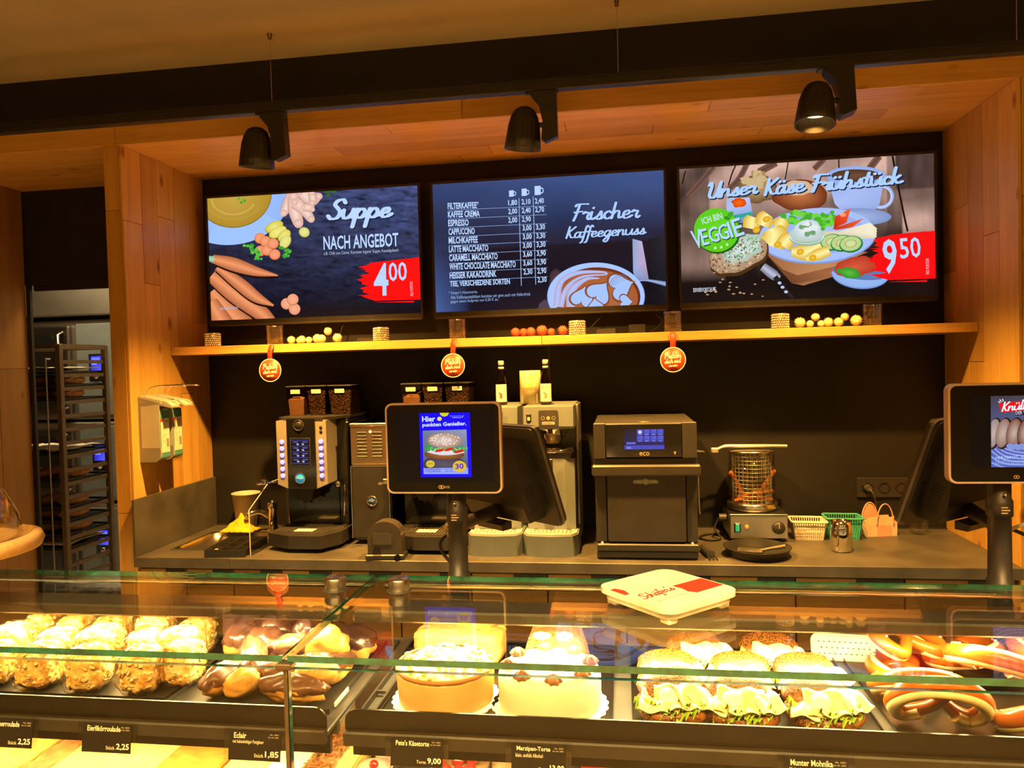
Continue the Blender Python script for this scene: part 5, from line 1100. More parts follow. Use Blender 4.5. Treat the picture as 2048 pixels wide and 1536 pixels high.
o = MB().lathe([(0,.002),(.030,.0),(.034,.004),(.038,.05),(.036,.05),(.032,.008),(0,.006)], 32).obj('small_glass', 'clear_glass', None, (1.235, 3.37, ZW)); tag(o, 'small empty glass dish beside the pink bag holder', 'glass')
t = thing('wall_sockets', 'black wall plate with three sockets right of the warmer', 'socket', (1.127, YB-.0005, 1.076))
MB().box(-.113, .113, -.010, 0, -.044, .044, .003).obj('plate', 'black_plastic', t)
for k in range(3): MB().lathe([(.020,.010),(.024,.010),(.024,.013),(.019,.013),(.0185,-.0),(0,-.0)], 24, M=Matrix.Translation((-.070+.070*k,0,0)) @ Matrix.Rotation(R(90), 4, 'X')).obj('socket_ring', 'black_gloss', t)
t = thing('mains_plug', 'grey mains plug with cable in the left wall socket', 'plug', (1.057, YB-.0105, 1.076))
MB().cyl((0,-.003,0), (0,-.028,0), .017, 18, .013).obj('plug_body', 'dark_grey', t); MB().tube(catmull([(0,-.026,0),(.012,-.040,-.02),(.024,-.034,-.07),(.020,-.03,-.14),(.0,-.03,-.170)], 6), .0035, 8).obj('cord', 'dark_grey', t)
# rounded dark device between the coffee machines
t = thing('cup_lid_dispenser', 'dark rounded hooded box between milk cooler and second coffee machine', 'dispenser', (-.945, 2.868, ZW), R(4))
pr = [(-.068,.02),(.068,.02)]+[(.068*cos(pi*i/12), .095+.058*sin(pi*i/12)) for i in range(13)]
mat('hood_brown', (.05,.042,.036), .4); MB().prism(pr, 'y', -.03, .042).obj('hood', 'hood_brown', t)
MB().prism([(-.045,.062),(.03,.062),(.03,.098),(.015,.108),(-.045,.108)], 'y', -.033, -.029).obj('window', 'dark_grey', t)
MB().ball((-.032,-.032,.032), (.016,.012,.022), 14, 8).obj('catch', 'smoke_light', t)
MB().box(-.078, .078, -.035, .044, 0, .022, .004).obj('base', 'black_plastic', t); MB().cyl((.052,-.034,.012), (.052,-.042,.012), .012, 14).obj('foot_knob', 'black_gloss', t)
# ---------------------------------------------------------------- display cases
ZG = 1.19
mat('apron_black', (.0055,.0045,.0038), .3, var=.1, spec=.2); mat('rail_grey', (.028,.024,.020), .45, var=.1, spec=.25); mat('tier_dark', (.05,.045,.04), .45, var=.1)
mat('profile_bronze', (.10,.085,.065), .4, metal=.4, var=.1)
def pane(name, x0, x1, y0, y1, z0, z1, parent, flat, gm='case_glass'):
    """glass sheet: clear faces, green polished edges"""
    m = MB().box(x0, x1, y0, y1, z0, z1); o = m.obj(name, gm, parent); o.data.materials.append(MATS['glass_edge'])
    for p in o.data.polygons: p.material_index = 0 if abs(p.normal['xyz'.index(flat)]) > .5 else 1
    return o
def case(name, lab, x0, x1, clampx, ap0, ap1, tier):
    t = thing(name, lab, 'display case', (0,0,0), group='glass display cases')
    pane('top_pane', x0, x1, 1.150, 1.618, ZG-.011, ZG, t, 'z')
    pane('front_pane', x0, x1, 1.153, 1.163, .60, 1.1665, t, 'y', 'front_glass')
    c = MB().lathe([(0,0),(.022,0),(.0225,.003),(.0225,.025),(.020,.028),(0,.0275)], 32, c=(clampx,1.505,ZG)).obj('glass_clamp', 'steel', t)
    MB().box(clampx-.012, clampx+.012, 1.504, 1.506, ZG+.0275, ZG+.0282).box(clampx-.001, clampx+.001, 1.493, 1.517, ZG+.0275, ZG+.0282).obj('clamp_mark', 'dark_grey', c)
    MB().lathe([(0,0),(.026,0),(.026,.0012),(0,.0012)], 28, c=(clampx,1.505,ZG)).obj('clamp_washer', 'dark_grey', c)
    MB().cyl((clampx,1.508,1.155), (clampx,1.508,ZG-.0115), .010, 14).obj('lamp_hanger', 'dark_steel', t)
    MB().box(x0+.01, x1-.01, 1.424, 1.500, 1.150, 1.174, .004).obj('lamp_profile', 'profile_bronze', t)
    MB().tube([(x0+.01,1.64,1.163),(x1-.01,1.64,1.163)], .009, 12).obj('back_rail', 'steel', t)
    # tier with its apron and label rail
    a0, a1 = ap0, ap1; r_ = .022
    poly = [(a0,1.020),(a1,1.020)]+([(a1, 1.057-r_)]+[(a1-r_+r_*cos(pi/2*i/6), 1.057-r_+r_*sin(pi/2*i/6)) for i in range(7)] if x1 < 0 else [(a1,1.057)])
    poly += ([(a0+r_-r_*sin(pi/2*i/6), 1.057-r_+r_*cos(pi/2*i/6)) for i in range(7)] if x1 > 0 else [(a0,1.057)])
    ap = MB().prism(poly, 'y', 1.250, 1.254).obj('apron', 'apron_black', t)
    MB().prism([(1.254,1.021),(1.2405,1.021),(1.238,1.018),(1.240,.996),(1.254,.994)], 'x', a0, a1).obj('label_rail', 'rail_grey', t)
    MB().box(a0+.004, a1-.004, 1.275, 1.285, .962, 1.005).obj('tier_edge', 'apron_black', t)
    MB().box(a0, a1, 1.254, tier, 1.003, 1.013, .002).obj('tier_shelf', 'tier_dark', t)
    MB().box(a0, a1, 1.300, 1.314, .985, 1.003).obj('lower_lamp_profile', 'profile_bronze', t)
    MB().box(x0+.006, x1-.006, 1.185, 1.70, .838, .852, .002).obj('lower_shelf', 'tier_dark', t)
    MB().box(x0+.002, x1-.002, 1.165, 1.72, .08, .60, .004).obj('cabinet', 'apron_black', t)
    MB().box(x0+.01, x1-.01, 1.22, 1.68, 0, .08).obj('plinth', 'black_matte', t)
    MB().box(x0+.002, x1-.002, 1.70, 2.16, .806, .846, .003).obj('service_ledge', 'tier_dark', t)
    MB().box(x0+.002, x1-.002, 1.705, 1.72, .60, .805).obj('rear_panel', 'apron_black', t)
    return t
case('display_case', 'left glass display case with roulades and eclairs', -2.45, -.5625, -.611, -2.45, -.533, 1.70)
case('display_case', 'right glass display case with cakes, sandwiches and pretzels', -.5545, 2.3, -.471, -.498, 2.3, 1.70)
o = MB().box(-.572, -.545, 1.142, 1.165, 1.168, 1.178, .002).box(-.5615, -.5555, 1.149, 1.166, .62, 1.168).obj('glass_joint', mat('joint_metal', (.14,.11,.08), .3, metal=.6)); tag(o, 'slim metal joint strip between the two front glass panes', 'joint')
# ---------------------------------------------------------------- price cards
mat('card_black', (.008,.007,.0065), .45, var=.1, spec=.25)
def card(x, rows, price, unit, lab, w=.098, h=.0505, zt=1.018, lean=-8):
    t = thing('price_card', lab, 'price card', (x, 1.2345, zt), group='black price cards on the label rail', rx=R(lean))
    MB().box(-w/2, w/2, -.0012, .0, -h, 0).obj('card', 'card_black', t)
    MB().box(-w/2-.010, w/2+.010, .0, .0012, -h-.002, .004).obj('clear_holder', 'acrylic', t)
    p = Pic(w, h, None, 4e-5); y = .26
    for i, (s, ww) in enumerate(rows): p.text(s, (.10-.02*i, y), (.10-.02*i+ww, y), .19 if i == 0 else .15, (.86,.80,.68), .015 if i == 0 else 0); y += .20
    p.text('Nr. 2451', (.80,.13), (.96,.13), .05, (.6,.55,.45), 0); p.text('Art. Nr. 2455', (.76,.22), (.96,.22), .05, (.6,.55,.45), 0)
    if price: p.text(unit, (.50,.88), (.68,.88), .12, (.86,.80,.68), 0); p.text(price, (.71,.90), (.97,.90), .24, (.92,.87,.76), .02)
    p.obj('print', 'print', t, (0, -.0013, -h/2))
card(-1.150, [('Erdbeerroulade',.62)], '2,25', 'Stück', 'black price card reading Erdbeerroulade 2,25')
card(-.949, [('Eierlikörroulade',.68)], '2,25', 'Stück', 'black price card reading Eierlikörroulade 2,25')
card(-.660, [('Eclair',.24),('mit kakaohaltiger Fettglasur',.60)], '1,85', 'Stück', 'black price card reading Eclair 1,85')
card(-.363, [("Pete's Käsetorte",.64)], '9,00', 'Torte', "black price card reading Pete's Käsetorte 9,00", w=.092, h=.046)
card(-.152, [('Marzipan-Torte',.62),('klein, enthält Alkohol',.50)], '13,00', 'Torte', 'black price card reading Marzipan-Torte 13,00', w=.092, h=.048)
card(.294, [('Munter Mohnika',.66),('Mohn Laugengebäck mit',.62)], '3,45', 'Stück', 'black price card reading Munter Mohnika')
# ---------------------------------------------------------------- customer displays and tills
mat('rim_rose', (.78,.62,.50), .38, metal=.35, var=.05); mat('pos_dark', (.035,.031,.028), .4, var=.1)
def pos(x, z, w, h, lab, picfn, rz=0, polex=0):
    t = thing('point_of_sale', lab, 'till', (x, 1.70, .946), rz); t['polex'] = polex; z -= .945
    MB().prism(rrect(-w/2, w/2, z-h/2, z+h/2, .016, 6), 'y', 0, .022).obj('display_rim', 'rim_rose', t)
    MB().prism(rrect(-w/2+.0045, w/2-.0045, z-h/2+.0045, z+h/2-.0045, .013, 6), 'y', -.0012, .004).obj('glass_front', 'black_gloss', t)
    MB().prism(rrect(-w/2+.02, w/2-.02, z-h/2+.02, z+h/2-.02, .02, 4), 'y', .022, .04).obj('display_housing', 'pos_dark', t)
    picfn(t, z)
    pl = MB().lathe([(0,.0),(.045,0),(.045,.006),(.024,.008),(.024,.18),(.0265,.182),(.0265,.215),(.0235,.217),(.0225,z-h/2-.08),(.026,z-h/2-.078),(.026,z-h/2-.045),(.0225,z-h/2-.04),(.0225,z-.02),(0,z-.02)], 28, c=(polex,.055,0)).obj('pole', 'pos_dark', t)
    for zz in (.198, z-h/2-.03): MB().ball((polex,.0285,zz), (.004,.003,.004), 10, 6).obj('screw', 'steel', pl)
    p = Pic(.022, .02, None, 5e-5)
    for i in range(3): p.poly([(.1,.15+.3*i),(.7+.2*(i==1),.15+.3*i),(.7+.2*(i==1),.3+.3*i),(.1,.3+.3*i)], (.5,.36,.2), i == 0)
    p.obj('pole_sticker', 'print', pl, (polex, .0275, z-h/2-.062))
    MB().box(polex-.03, polex+.03, .035, .06, z-.05, z+.02, .004).obj('bracket', 'pos_dark', t)
    return t
def pic_roll(t, z):
    w, h = .232, .168; zc = z+.004
    g = Pic(w, h, None, 5e-5); g.poly([(0,0),(1,0),(1,1),(0,1)], '0b0909'); g.obj('dim_screen', 'screen_picture', t, (.005, -.0013, zc))
    p = Pic(.1215, .1505, [(312,455),(628,450),(636,880),(328,888)], 4e-5)
    p.poly([(300,440),(640,440),(650,900),(310,900)], '1004e0')
    p.ell(470, 452, 28, 26, 'c8c030'); p.ell(440, 494, 14, 14, 'd6d04a'); p.text('Hier', (332,515), (414,512), 38, 'c4d2ff', .03); p.text('punkten Genießer.', (334,556), (606,545), 34, 'c4d2ff', .03)
    p.text('Meinungspartner', (505,482), (580,480), 12, '7a90f0', 0); p.stroke([(520,486),(575,484),(590,470)], 4, '8a9cf0')
    p.poly([(336,575),(606,566),(616,860),(344,868)], ['6a7290','8a92ae','3c4058','4a5268'])
    p.ell(470, 800, 130, 60, '3a3444', '56505e'); p.ell(470, 735, 122, 34, '6b3e20', 'a5683c'); p.ell(480, 715, 112, 24, 'cfcad0', 'd8d4da', wob=.2)
    for x, y, r_ in ((385,685,34), (430,690,36), (480,690,34), (540,690,36), (580,695,30)): leafy(p, x, y, r_, '2f9a34', 7, int(x), '66c85c')
    for x, y in ((440,708), (500,700), (560,712)): p.ell(x, y, 30, 10, 'c0301c', rot=-15, wob=.3, seed=x)
    p.ell(472, 640, 106, 52, '9a7c6c', 'd8c2b6', wob=.06, seed=2); 
    for i in range(46): q = random.Random(i); a = q.random()*6.28; d = math.sqrt(q.random()); p.ell(472+95*d*cos(a), 634+40*d*sin(a), 6, 3, 'efe4d4', rot=q.random()*180, n=6, lift=(i == 0))
    p.poly([(344,828),(614,818),(616,860),(346,866)], '8c9cf0'); p.text('Umweltfreundliche', (356,842), (450,838), 12, '2a2a90', .01); p.text('Tomaten, Mozzarella', (356,856), (450,852), 12, '2a2a90', .01); p.text('Nur 2,49', (476,838), (520,836), 11, '2a2a90', 0); p.text('statt 3,50', (476,852), (520,850), 11, '2a2a90', 0)
    p.ell(386, 798, 27, 24, 'c8b43a'); p.text('extra', (370,802), (402,800), 10, '5a4a20', 0); p.ell(564, 812, 41, 38, 'd2ae3c'); p.text('30', (540,830), (590,826), 36, '4a2ab8', .03)
    p.obj('advert', 'screen_bright', t, (.006, -.0016, z+.0075))
    q = Pic(.028, .010, None, 5e-5); q.ring(.18, .5, .16, .45, .6, (.55,.38,.18)); q.ring(.36, .5, .16, .45, .6, (.55,.38,.18)); q.text('HDR', (.55,.8), (1,.8), .6, (.5,.36,.18), .01); q.obj('maker_mark', 'print', t, (0, -.0014, z-.091))
P1 = pos(-.4155, 1.4665, .276, .213, 'till on a pole whose customer display shows Hier punkten Genießer', pic_roll, 0, .017)
def pic_bread(t, z):
    w = .22; g = Pic(w, .150, None, 5e-5); g.poly([(0,0),(1,0),(1,1),(0,1)], '0a0807'); g.obj('dim_screen', 'screen_picture', t, (.012, -.0013, z+.004))
    p = Pic(.118, .150, [(1628,222),(2130,222),(2142,750),(1640,750)], 4e-5)
    p.poly([(1600,200),(2200,200),(2200,800),(1600,800)], ['3a3434','4a4240','6a7ac0','5a6cb8'])
    for i in range(14): p.stroke([(1630,470+22*i),(1760,600+14*i),(2000,640+10*i),(2150,600+14*i)], 9, '8ea0e0' if i % 2 else '4c5cae')
    for x, rx, c in ((1660,60,'8d7d78'), (1740,66,'8a6a60'), (1830,70,'7a4a34'), (1930,80,'6a3a2a'), (2040,90,'6a3a2a')): p.ell(x, 500, rx, 120, '2c1a16', rot=12); p.ell(x-8, 498, rx*.86, 108, c, 'b8a49a', rot=12)
    for i in range(6): p.ell(1800+50*i, 600, 40, 22, '7c8ac8', rot=15, wob=.3, seed=i)
    p.poly([(1690,275),(2150,245),(2150,318),(1715,345),(1705,315)], 'd81414'); p.script('Knüller', (1716,340), (2000,318), 75, 'e8e8f4', .24)
    for a, b in (((1690,262),(1705,272)), ((1700,248),(1716,266)), ((1722,244),(1730,262))): p.stroke([a, b], 6, 'e8e8f4')
    p.poly([(1826,335),(2100,325),(2100,360),(1828,368)], '14121c'); p.text('DER WOCHE', (1832,362), (2010,356), 26, 'c8c8dc', .01)
    p.text('HERZBROT, 500 g', (1672,698), (1960,690), 28, 'b8c6ee', .0); p.text('MIT BESTEN ROGGENMEHL UND', (1672,715), (2050,708), 13, '98a8de', 0); p.text('NATURSAUERTEIG IM STEINOFEN', (1672,730), (2050,723), 13, '98a8de', 0)
    p.obj('advert', 'screen_bright', t, (.0, -.0016, z+.004))
    q = Pic(.012, .008, None, 5e-5); q.ring(.3, .5, .28, .45, .6, (.55,.38,.18)); q.ring(.7, .5, .28, .45, .6, (.55,.38,.18)); q.obj('maker_mark', 'print', t, (-.01, -.0014, z-.092))
P2 = pos(.826, 1.486, .284, .212, 'till on a pole at the right edge, display showing sliced bread', pic_bread, 0, -.018)
mat('trim_grey', (.16,.14,.12), .35, var=.1)
def till(t, loc, yaw, cab):
    # the till's screen looks away from the customer and up; it hangs on an arm of the same pole
    B_ = Matrix.Translation(Vector(loc)-t.location) @ Matrix.Rotation(yaw, 4, 'Z'); Mx = B_ @ Matrix.Rotation(R(20), 4, 'X')
    MB().prism(rrect(-.175, .175, -.135, .135, .018, 5), 'y', -.008, .016, M=Mx).obj('till_frame', 'pos_dark', t)
    MB().prism(rrect(-.178, .178, -.138, .138, .02, 5), 'y', -.001, .006, M=Mx).obj('till_edge_trim', 'trim_grey', t)
    hs = MB().prism([(-.008,-.115),(-.060,-.105),(-.066,-.06),(-.040,.085),(-.008,.105)], 'x', -.12, .12, M=Mx).obj('till_rear_housing', 'pos_dark', t)
    for s in (-1, 1):
        for k in range(9): MB().box(s*.1205-.0006, s*.1205+.0006, -.045, -.015, -.085+.008*k, -.082+.008*k, M=Mx).obj('vent_slot', 'black_matte', hs)
    sg = -1 if yaw > 0 else 1
    for z0 in (-.075, .02):
        for k in range(8): MB().box(sg*.135, sg*.155, -.0092, -.0078, z0+.0075*k, z0+.0035+.0075*k, M=Mx).obj('vent_slot', 'black_matte', hs)
    MB().prism(rrect(-.145, .145, -.128, .128, .01), 'y', .016, .0175, M=Mx).obj('touch_screen', 'black_gloss', t)
    p = B_ @ Vector((0,-.03,-.10)); q = Vector((t['polex'], .055, p.z))
    MB().tube([q, (q+p)/2, p], [.016,.016,.018], 12).obj('till_arm', 'pos_dark', t)
    MB().prism([(-.058,-.128),(-.02,-.122),(-.02,-.142),(-.05,-.144)], 'x', -.05, .05, M=B_).obj('connector_box', 'pos_dark', t)
    for k, c in enumerate(cab): MB().tube(catmull([tuple(B_ @ Vector(x)) for x in c], 6), .0045, 8).obj('cable', ('paper','rubber')[k % 2], t)
till(P1, (-.315, 1.955, 1.375), R(-40), [[(-.02,-.09,-.14),(-.09,-.11,-.13),(-.13,-.10,-.16),(-.10,-.09,-.19)], [(-.10,-.07,-.15),(-.14,-.11,-.19),(-.12,-.10,-.24),(-.05,-.05,-.3)]])
till(P2, (.815, 1.98, 1.375), R(40), [[(.02,-.09,-.15),(.10,-.12,-.13),(.14,-.10,-.17)], [(.10,-.07,-.15),(.15,-.13,-.2),(.12,-.12,-.30),(.05,-.05,-.36)]])
# both tills stand a little further back on the service ledge, at their real size
for t in (P1, P2):
    t.location = Vector((0,0,1.66))+1.137*(Vector(t.location)-Vector((0,0,1.66))); t.scale = (1.137,)*3; del t['polex']
# ---------------------------------------------------------------- on top of the glass
mat('tray_white', (.90,.89,.86), .3)
t = thing('change_tray', 'white square plastic change tray with red stripe on the glass', 'tray', (.078, 1.447, ZG+.0006), R(43))
a = .098
MB().prism(rrect(-a, a, -a, a, .03, 6), 'z', .024, .034).obj('plate', 'tray_white', t)
MB().prism(rrect(-a+.008, a-.008, -a+.008, a-.008, .028, 6), 'z', .012, .024).obj('skirt', 'tray_white', t)
for x in (-.07, .07):
    for y in (-.07, .07): MB().box(x-.012, x+.012, y-.012, y+.012, 0, .013, .003).obj('foot', 'tray_white', t)
p = Pic(.19, .19, None, 3e-5); p.poly([(.57,.50),(1.0,.50),(1.0,.80),(.60,.80),(.56,.72),(.585,.62)], (.62,.05,.02)); p.poly([(.0,.20),(.07,.20),(.10,.30),(.06,.42),(.0,.42)], (.62,.05,.02))
p.script("Schäfer's", (.06,.70), (.54,.66), .21, (.55,.04,.015), .24); p.text('UNSER BÄCKER FÜR GENUSS UND FRISCHE', (.08,.77), (.54,.75), .025, (.55,.4,.3), 0)
p.obj('tray_print', 'print', t, (0, 0, .0342), (R(-90), 0, 0))
# cake stand with cover at the left edge
glassy('dome_glass', (.90,.88,.84), .02, 1.6)
wood('beech', 'X', (.85,.58,.28), (.70,.42,.18), .35)
t = thing('cake_stand', 'round wooden cake stand with clear dome at the left edge', 'cake stand', (-1.475, 1.43, ZG+.0006))
MB().lathe([(0,.082),(.165,.082),(.182,.086),(.188,.100),(.182,.114),(.165,.118),(.160,.112),(0,.112)], 64).obj('board', 'beech', t)
MB().lathe([(0,0),(.08,0),(.08,.008),(.02,.02),(.018,.075),(.05,.083),(0,.083)], 32).obj('foot', 'beech', t)
MB().lathe([(.142,.1125),(.146,.116),(.140,.16),(.115,.215),(.07,.25),(.015,.262),(.015,.260),(.069,.247),(.113,.212),(.138,.158),(.1395,.1125)], 56).obj('dome', 'dome_glass', t)
# ---------------------------------------------------------------- baked goods: materials
ZT = 1.0135
mat('glaze_foot', (.62,.26,.05), .5, scale=40, c2=(.40,.13,.02), bmp=.6)
m_, nt, b_ = _new('roulade_crust'); n_ = tex(nt, coords(nt, (1,1,1), True), 34, 6, .65); nt.links.new(ramp(nt, n_, ((.32, (.26,.085,.015)), (.43, (.60,.30,.06)), (.53, (.80,.56,.19)), (.66, (.84,.76,.52)))), b_.inputs['Base Color']); b_.inputs['Roughness'].default_value = .7; bump(nt, b_, n_, 1.0, .006); MATS['roulade_crust'] = m_
mat('sponge', (.82,.62,.30), .75, scale=28, c2=(.62,.34,.10), bmp=.5, sss=.05); mat('cream_fill', (.88,.80,.60), .6, scale=40, c2=(.85,.66,.34), bmp=.5)
mat('dough', (.70,.40,.09), .5, scale=20, c2=(.48,.20,.03), bmp=.3); mat('choc', (.075,.026,.011), .3, scale=16, c2=(.04,.014,.006), bmp=.2, coat=.3); mat('choc_milk', (.135,.055,.027), .33, scale=16, c2=(.08,.03,.014), bmp=.2)
mat('cheese_side', (.72,.45,.15), .55, scale=16, c2=(.60,.33,.09), bmp=.3); mat('cheese_top', (.90,.74,.36), .55, scale=34, c2=(.74,.42,.09), bmp=.7); mat('bake_edge', (.45,.18,.04), .6, scale=30)
mat('marzipan', (.88,.80,.62), .5, scale=9, c2=(.84,.73,.50), bmp=.05, sss=.1); mat('doily', (.9,.88,.82), .8, var=.02); mat('rosette', (.26,.10,.04), .45, var=.2)
mat('crumb_cake', (.78,.48,.12), .7, scale=60, c2=(.62,.30,.05), bmp=.9); mat('nut_cake', (.55,.27,.09), .7, scale=60, c2=(.34,.14,.04), bmp=.9); mat('almond', (.85,.66,.36), .6, var=.1)
mat('lettuce', (.30,.46,.04), .5, scale=40, c2=(.16,.32,.02), bmp=.3); mat('cheese_slice', (.90,.72,.36), .4, scale=10, c2=(.88,.62,.24), sss=.1); mat('egg_white', (.88,.84,.76), .35, var=.03); mat('cucumber', (.40,.46,.16), .4, scale=30, c2=(.22,.34,.06))
mat('lettuce_pale', (.46,.56,.07), .5, scale=40, c2=(.28,.44,.03), bmp=.3); mat('cheese_pale', (.90,.82,.56), .4, scale=10, sss=.1); mat('crumb', (.84,.68,.40), .85, scale=50, c2=(.74,.52,.24), bmp=.7)
mat('butter', (.88,.76,.42), .5, scale=30, bmp=.3); mat('salt', (.9,.88,.84), .4)
def seeded(name, c, c2, seed_c):
    m, nt, b = _new(name); v = coords(nt); n = tex(nt, v, 14); base = ramp(nt, n, ((.3, c2), (.65, c)))
    vo = tex(nt, v, 330, kind='ShaderNodeTexVoronoi'); sd = ramp(nt, vo, ((.44, seed_c), (.56, (1,1,1))))
    mx = nt.nodes.new('ShaderNodeMix'); mx.data_type = 'RGBA'; mx.blend_type = 'LIGHTEN'; mx.inputs[0].default_value = 1
    inv = ramp(nt, tex(nt, v, 22, 2), ((.54, (0,0,0)), (.64, (1,1,1))))
    nt.links.new(sd, mx.inputs[6]); nt.links.new(inv, mx.inputs[7]); mu = nt.nodes.new('ShaderNodeMix'); mu.data_type = 'RGBA'; mu.blend_type = 'MULTIPLY'; mu.inputs[0].default_value = .92
    nt.links.new(base, mu.inputs[6]); nt.links.new(mx.outputs[2], mu.inputs[7]); nt.links.new(mu.outputs[2], b.inputs['Base Color']); b.inputs['Roughness'].default_value = .4; bump(nt, b, vo, .3, .001); MATS[name] = m
seeded('poppy_crust', (.36,.115,.018), (.22,.06,.008), (.10,.095,.095)); mat('pretzel', (.50,.135,.012), .3, scale=10, c2=(.33,.065,.005), coat=.25); mat('pretzel_split', (.85,.70,.44), .6, scale=30, c2=(.78,.55,.28), bmp=.4)
def soft(seed, amp, fr=2.4): return lambda d: 1+amp*nz(d.x*fr+seed*5.7, d.y*fr+seed, d.z*fr-seed)
def sup(d, e): # unit sphere direction to a rounded block
    return 1/max(1e-6, (abs(d.x)**e+abs(d.y)**e+abs(d.z)**e))**(1/e)
# ---------------------------------------------------------------- tray of wrapped roulade slices
t = thing('roulade_tray', 'black baking tray under the wrapped roulade slices', 'tray', (-1.185, 1.335, ZT))
MB().box(-.28, .28, 0, .31, 0, .003).add([(-.28,0,.003),(.28,0,.003),(.29,-.010,.014),(-.29,-.010,.014)], [(0,1,2,3)]).add([(.28,0,.003),(.28,.31,.003),(.29,.32,.014),(.29,-.01,.014)], [(0,1,2,3)]).add([(-.28,0,.003),(-.28,.31,.003),(-.29,.32,.014),(-.29,-.01,.014)], [(0,1,2,3)]).add([(-.28,.31,.003),(.28,.31,.003),(.29,.32,.014),(-.29,.32,.014)], [(0,1,2,3)]).obj('pan', 'black_metal', t)
def roulade(seed):
    t = thing('roulade_slice', '', 'cake slice'); q = random.Random(int(seed*10))
    def f(d): return sup(d, 4.5)*(1+.09*nz(d.x*2.2+seed, d.y*2.2, d.z*2.2+seed*2)+.10*nz(d.x*6, d.y*6+seed, d.z*6)+.07*nz(d.x*15+seed, d.y*15, d.z*15))
    MB().ball((0,0,.040), (.030,.036,.037), 44, 30, f).obj('sponge', 'roulade_crust', t)
    fl = MB()
    for i in range(110):
        a = q.random()*6.283; z = -.6+1.25*q.random(); r_ = math.sqrt(max(0, 1-min(1, z*z))); d = Vector((r_*cos(a), r_*sin(a), min(1, z))).normalized(); k = f(d)
        Mk = Matrix.Translation((.030*d.x*k, .036*d.y*k, .040+.037*d.z*k)) @ d.to_track_quat('Z', 'Y').to_matrix().to_4x4() @ Matrix.Rotation(q.random()*6, 4, 'Z') @ Matrix.Rotation((q.random()-.5)*.7, 4, 'X')
        fl.ball((0,0,.0005), (.0055,.0036,.0011), 6, 4, None, Mk)
    fl.obj('almond_flakes', 'almond', t)['kind'] = 'stuff'
    def g(d): return sup(d, 3.2)*(1+.10*nz(d.x*3+seed*3, d.y*3, d.z*3)+.07*nz(d.x*8, d.y*8+seed, d.z*8))
    MB().ball((0,-.004,.042), (.038,.046,.041), 34, 22, g).obj('wrapper', 'foil', t)
    return t
rp = [roulade(i*1.7+1) for i in range(3)]; used = set()
rows_ = [(1.382, [-1.318,-1.208,-1.092,-.975,-.912], 'front row'), (1.470, [-1.345,-1.237,-1.140,-1.030,-.950], 'middle row'), (1.560, [-1.355,-1.265,-1.172,-1.070,-.965], 'back row')]
ordn = ['leftmost', 'second from left', 'middle', 'second from right', 'rightmost']
for j, (y, xs, rn) in enumerate(rows_):
    for i, x in enumerate(xs):
        k = (i+j) % 3; lab = '%s wrapped roulade slice in the %s of the tray' % (ordn[i], rn)
        o = rp[k] if k not in used else dup(rp[k]); used.add(k)
        q = random.Random(i*7+j); o.location = (x, y+.012*(q.random()-.5)+(.040 if j == 0 and i == 4 else 0), ZT+.0035+(.002 if j else 0)); o.rotation_euler = (0, 0, R(18*(q.random()-.5)+8)); s = 1+.12*(q.random()-.3); o.scale = (s*1.12, s*1.04, s*(1.05 if j == 0 else 1.12)); o['label'] = lab; o['group'] = 'wrapped roulade slices'
o = MB().prism([(-.055,0),(.055,0),(.048,.10),(-.05,.104)], 'y', 0, .0015).prism([(-.055,0),(.055,0),(.05,.06),(-.05,.06)], 'y', -.03, -.0285).obj('paper_bag', 'paper', None, (-1.40, 1.645, ZT), (R(-12), 0, R(15))); tag(o, 'folded brown paper bag standing behind the roulade tray', 'paper bag')
# ---------------------------------------------------------------- eclairs and chocolate buns
t = thing('eclair_tray', 'dark tray under the chocolate eclairs', 'tray', (-.722, 1.318, ZT))
MB().box(-.165, .165, 0, .345, 0, .003).box(-.168, -.165, -.002, .347, 0, .010).box(.165, .168, -.002, .347, 0, .010).box(-.165, .165, -.003, 0, 0, .010).obj('pan', 'black_metal', t)
MB().box(.1685, .1715, .02, .09, .004, .012).obj('price_strip', 'paper', t)
def eclair(seed, L=.068, rr=.024, mt='choc_milk'):
    t = thing('eclair', '', 'pastry')
    MB().ball((0,0,rr), (L,rr*1.08,rr), 26, 14, soft(seed, .22, 2.4)).obj('pastry', 'dough', t)
    def f(d): return (1+.22*nz(d.x*2.4+seed*5.7, d.y*2.4+seed, d.z*2.4-seed))*1.045*(1+.05*nz(d.x*9, d.y*9, seed)+.03*nz(d.x*20, d.y*6, seed))
    m = MB(); nu, nv = 34, 9; vs_ = []; fs_ = []   # glaze: upper cap with a dripping rim
    for j in range(nv+1):
        for i in range(nu):
            a = 2*pi*i/nu; lim = 1.62+.32*nz(cos(a)*2.4+seed, sin(a)*2.4, 3); th = lim*j/nv; d = Vector((sin(th)*cos(a), sin(th)*sin(a), cos(th))); k = f(d)
            vs_.append((L*d.x*k, rr*1.08*d.y*k, rr+rr*d.z*k+.0012))
    for j in range(nv):
        for i in range(nu): fs_.append((j*nu+i, j*nu+(i+1)%nu, (j+1)*nu+(i+1)%nu, (j+1)*nu+i))
    m.add(vs_, fs_, True); m.obj('glaze', mt, t); return t
e0 = [eclair(1.3), eclair(4.1, .060, .026), eclair(7.7, .042, .034, 'choc')]; used = set()
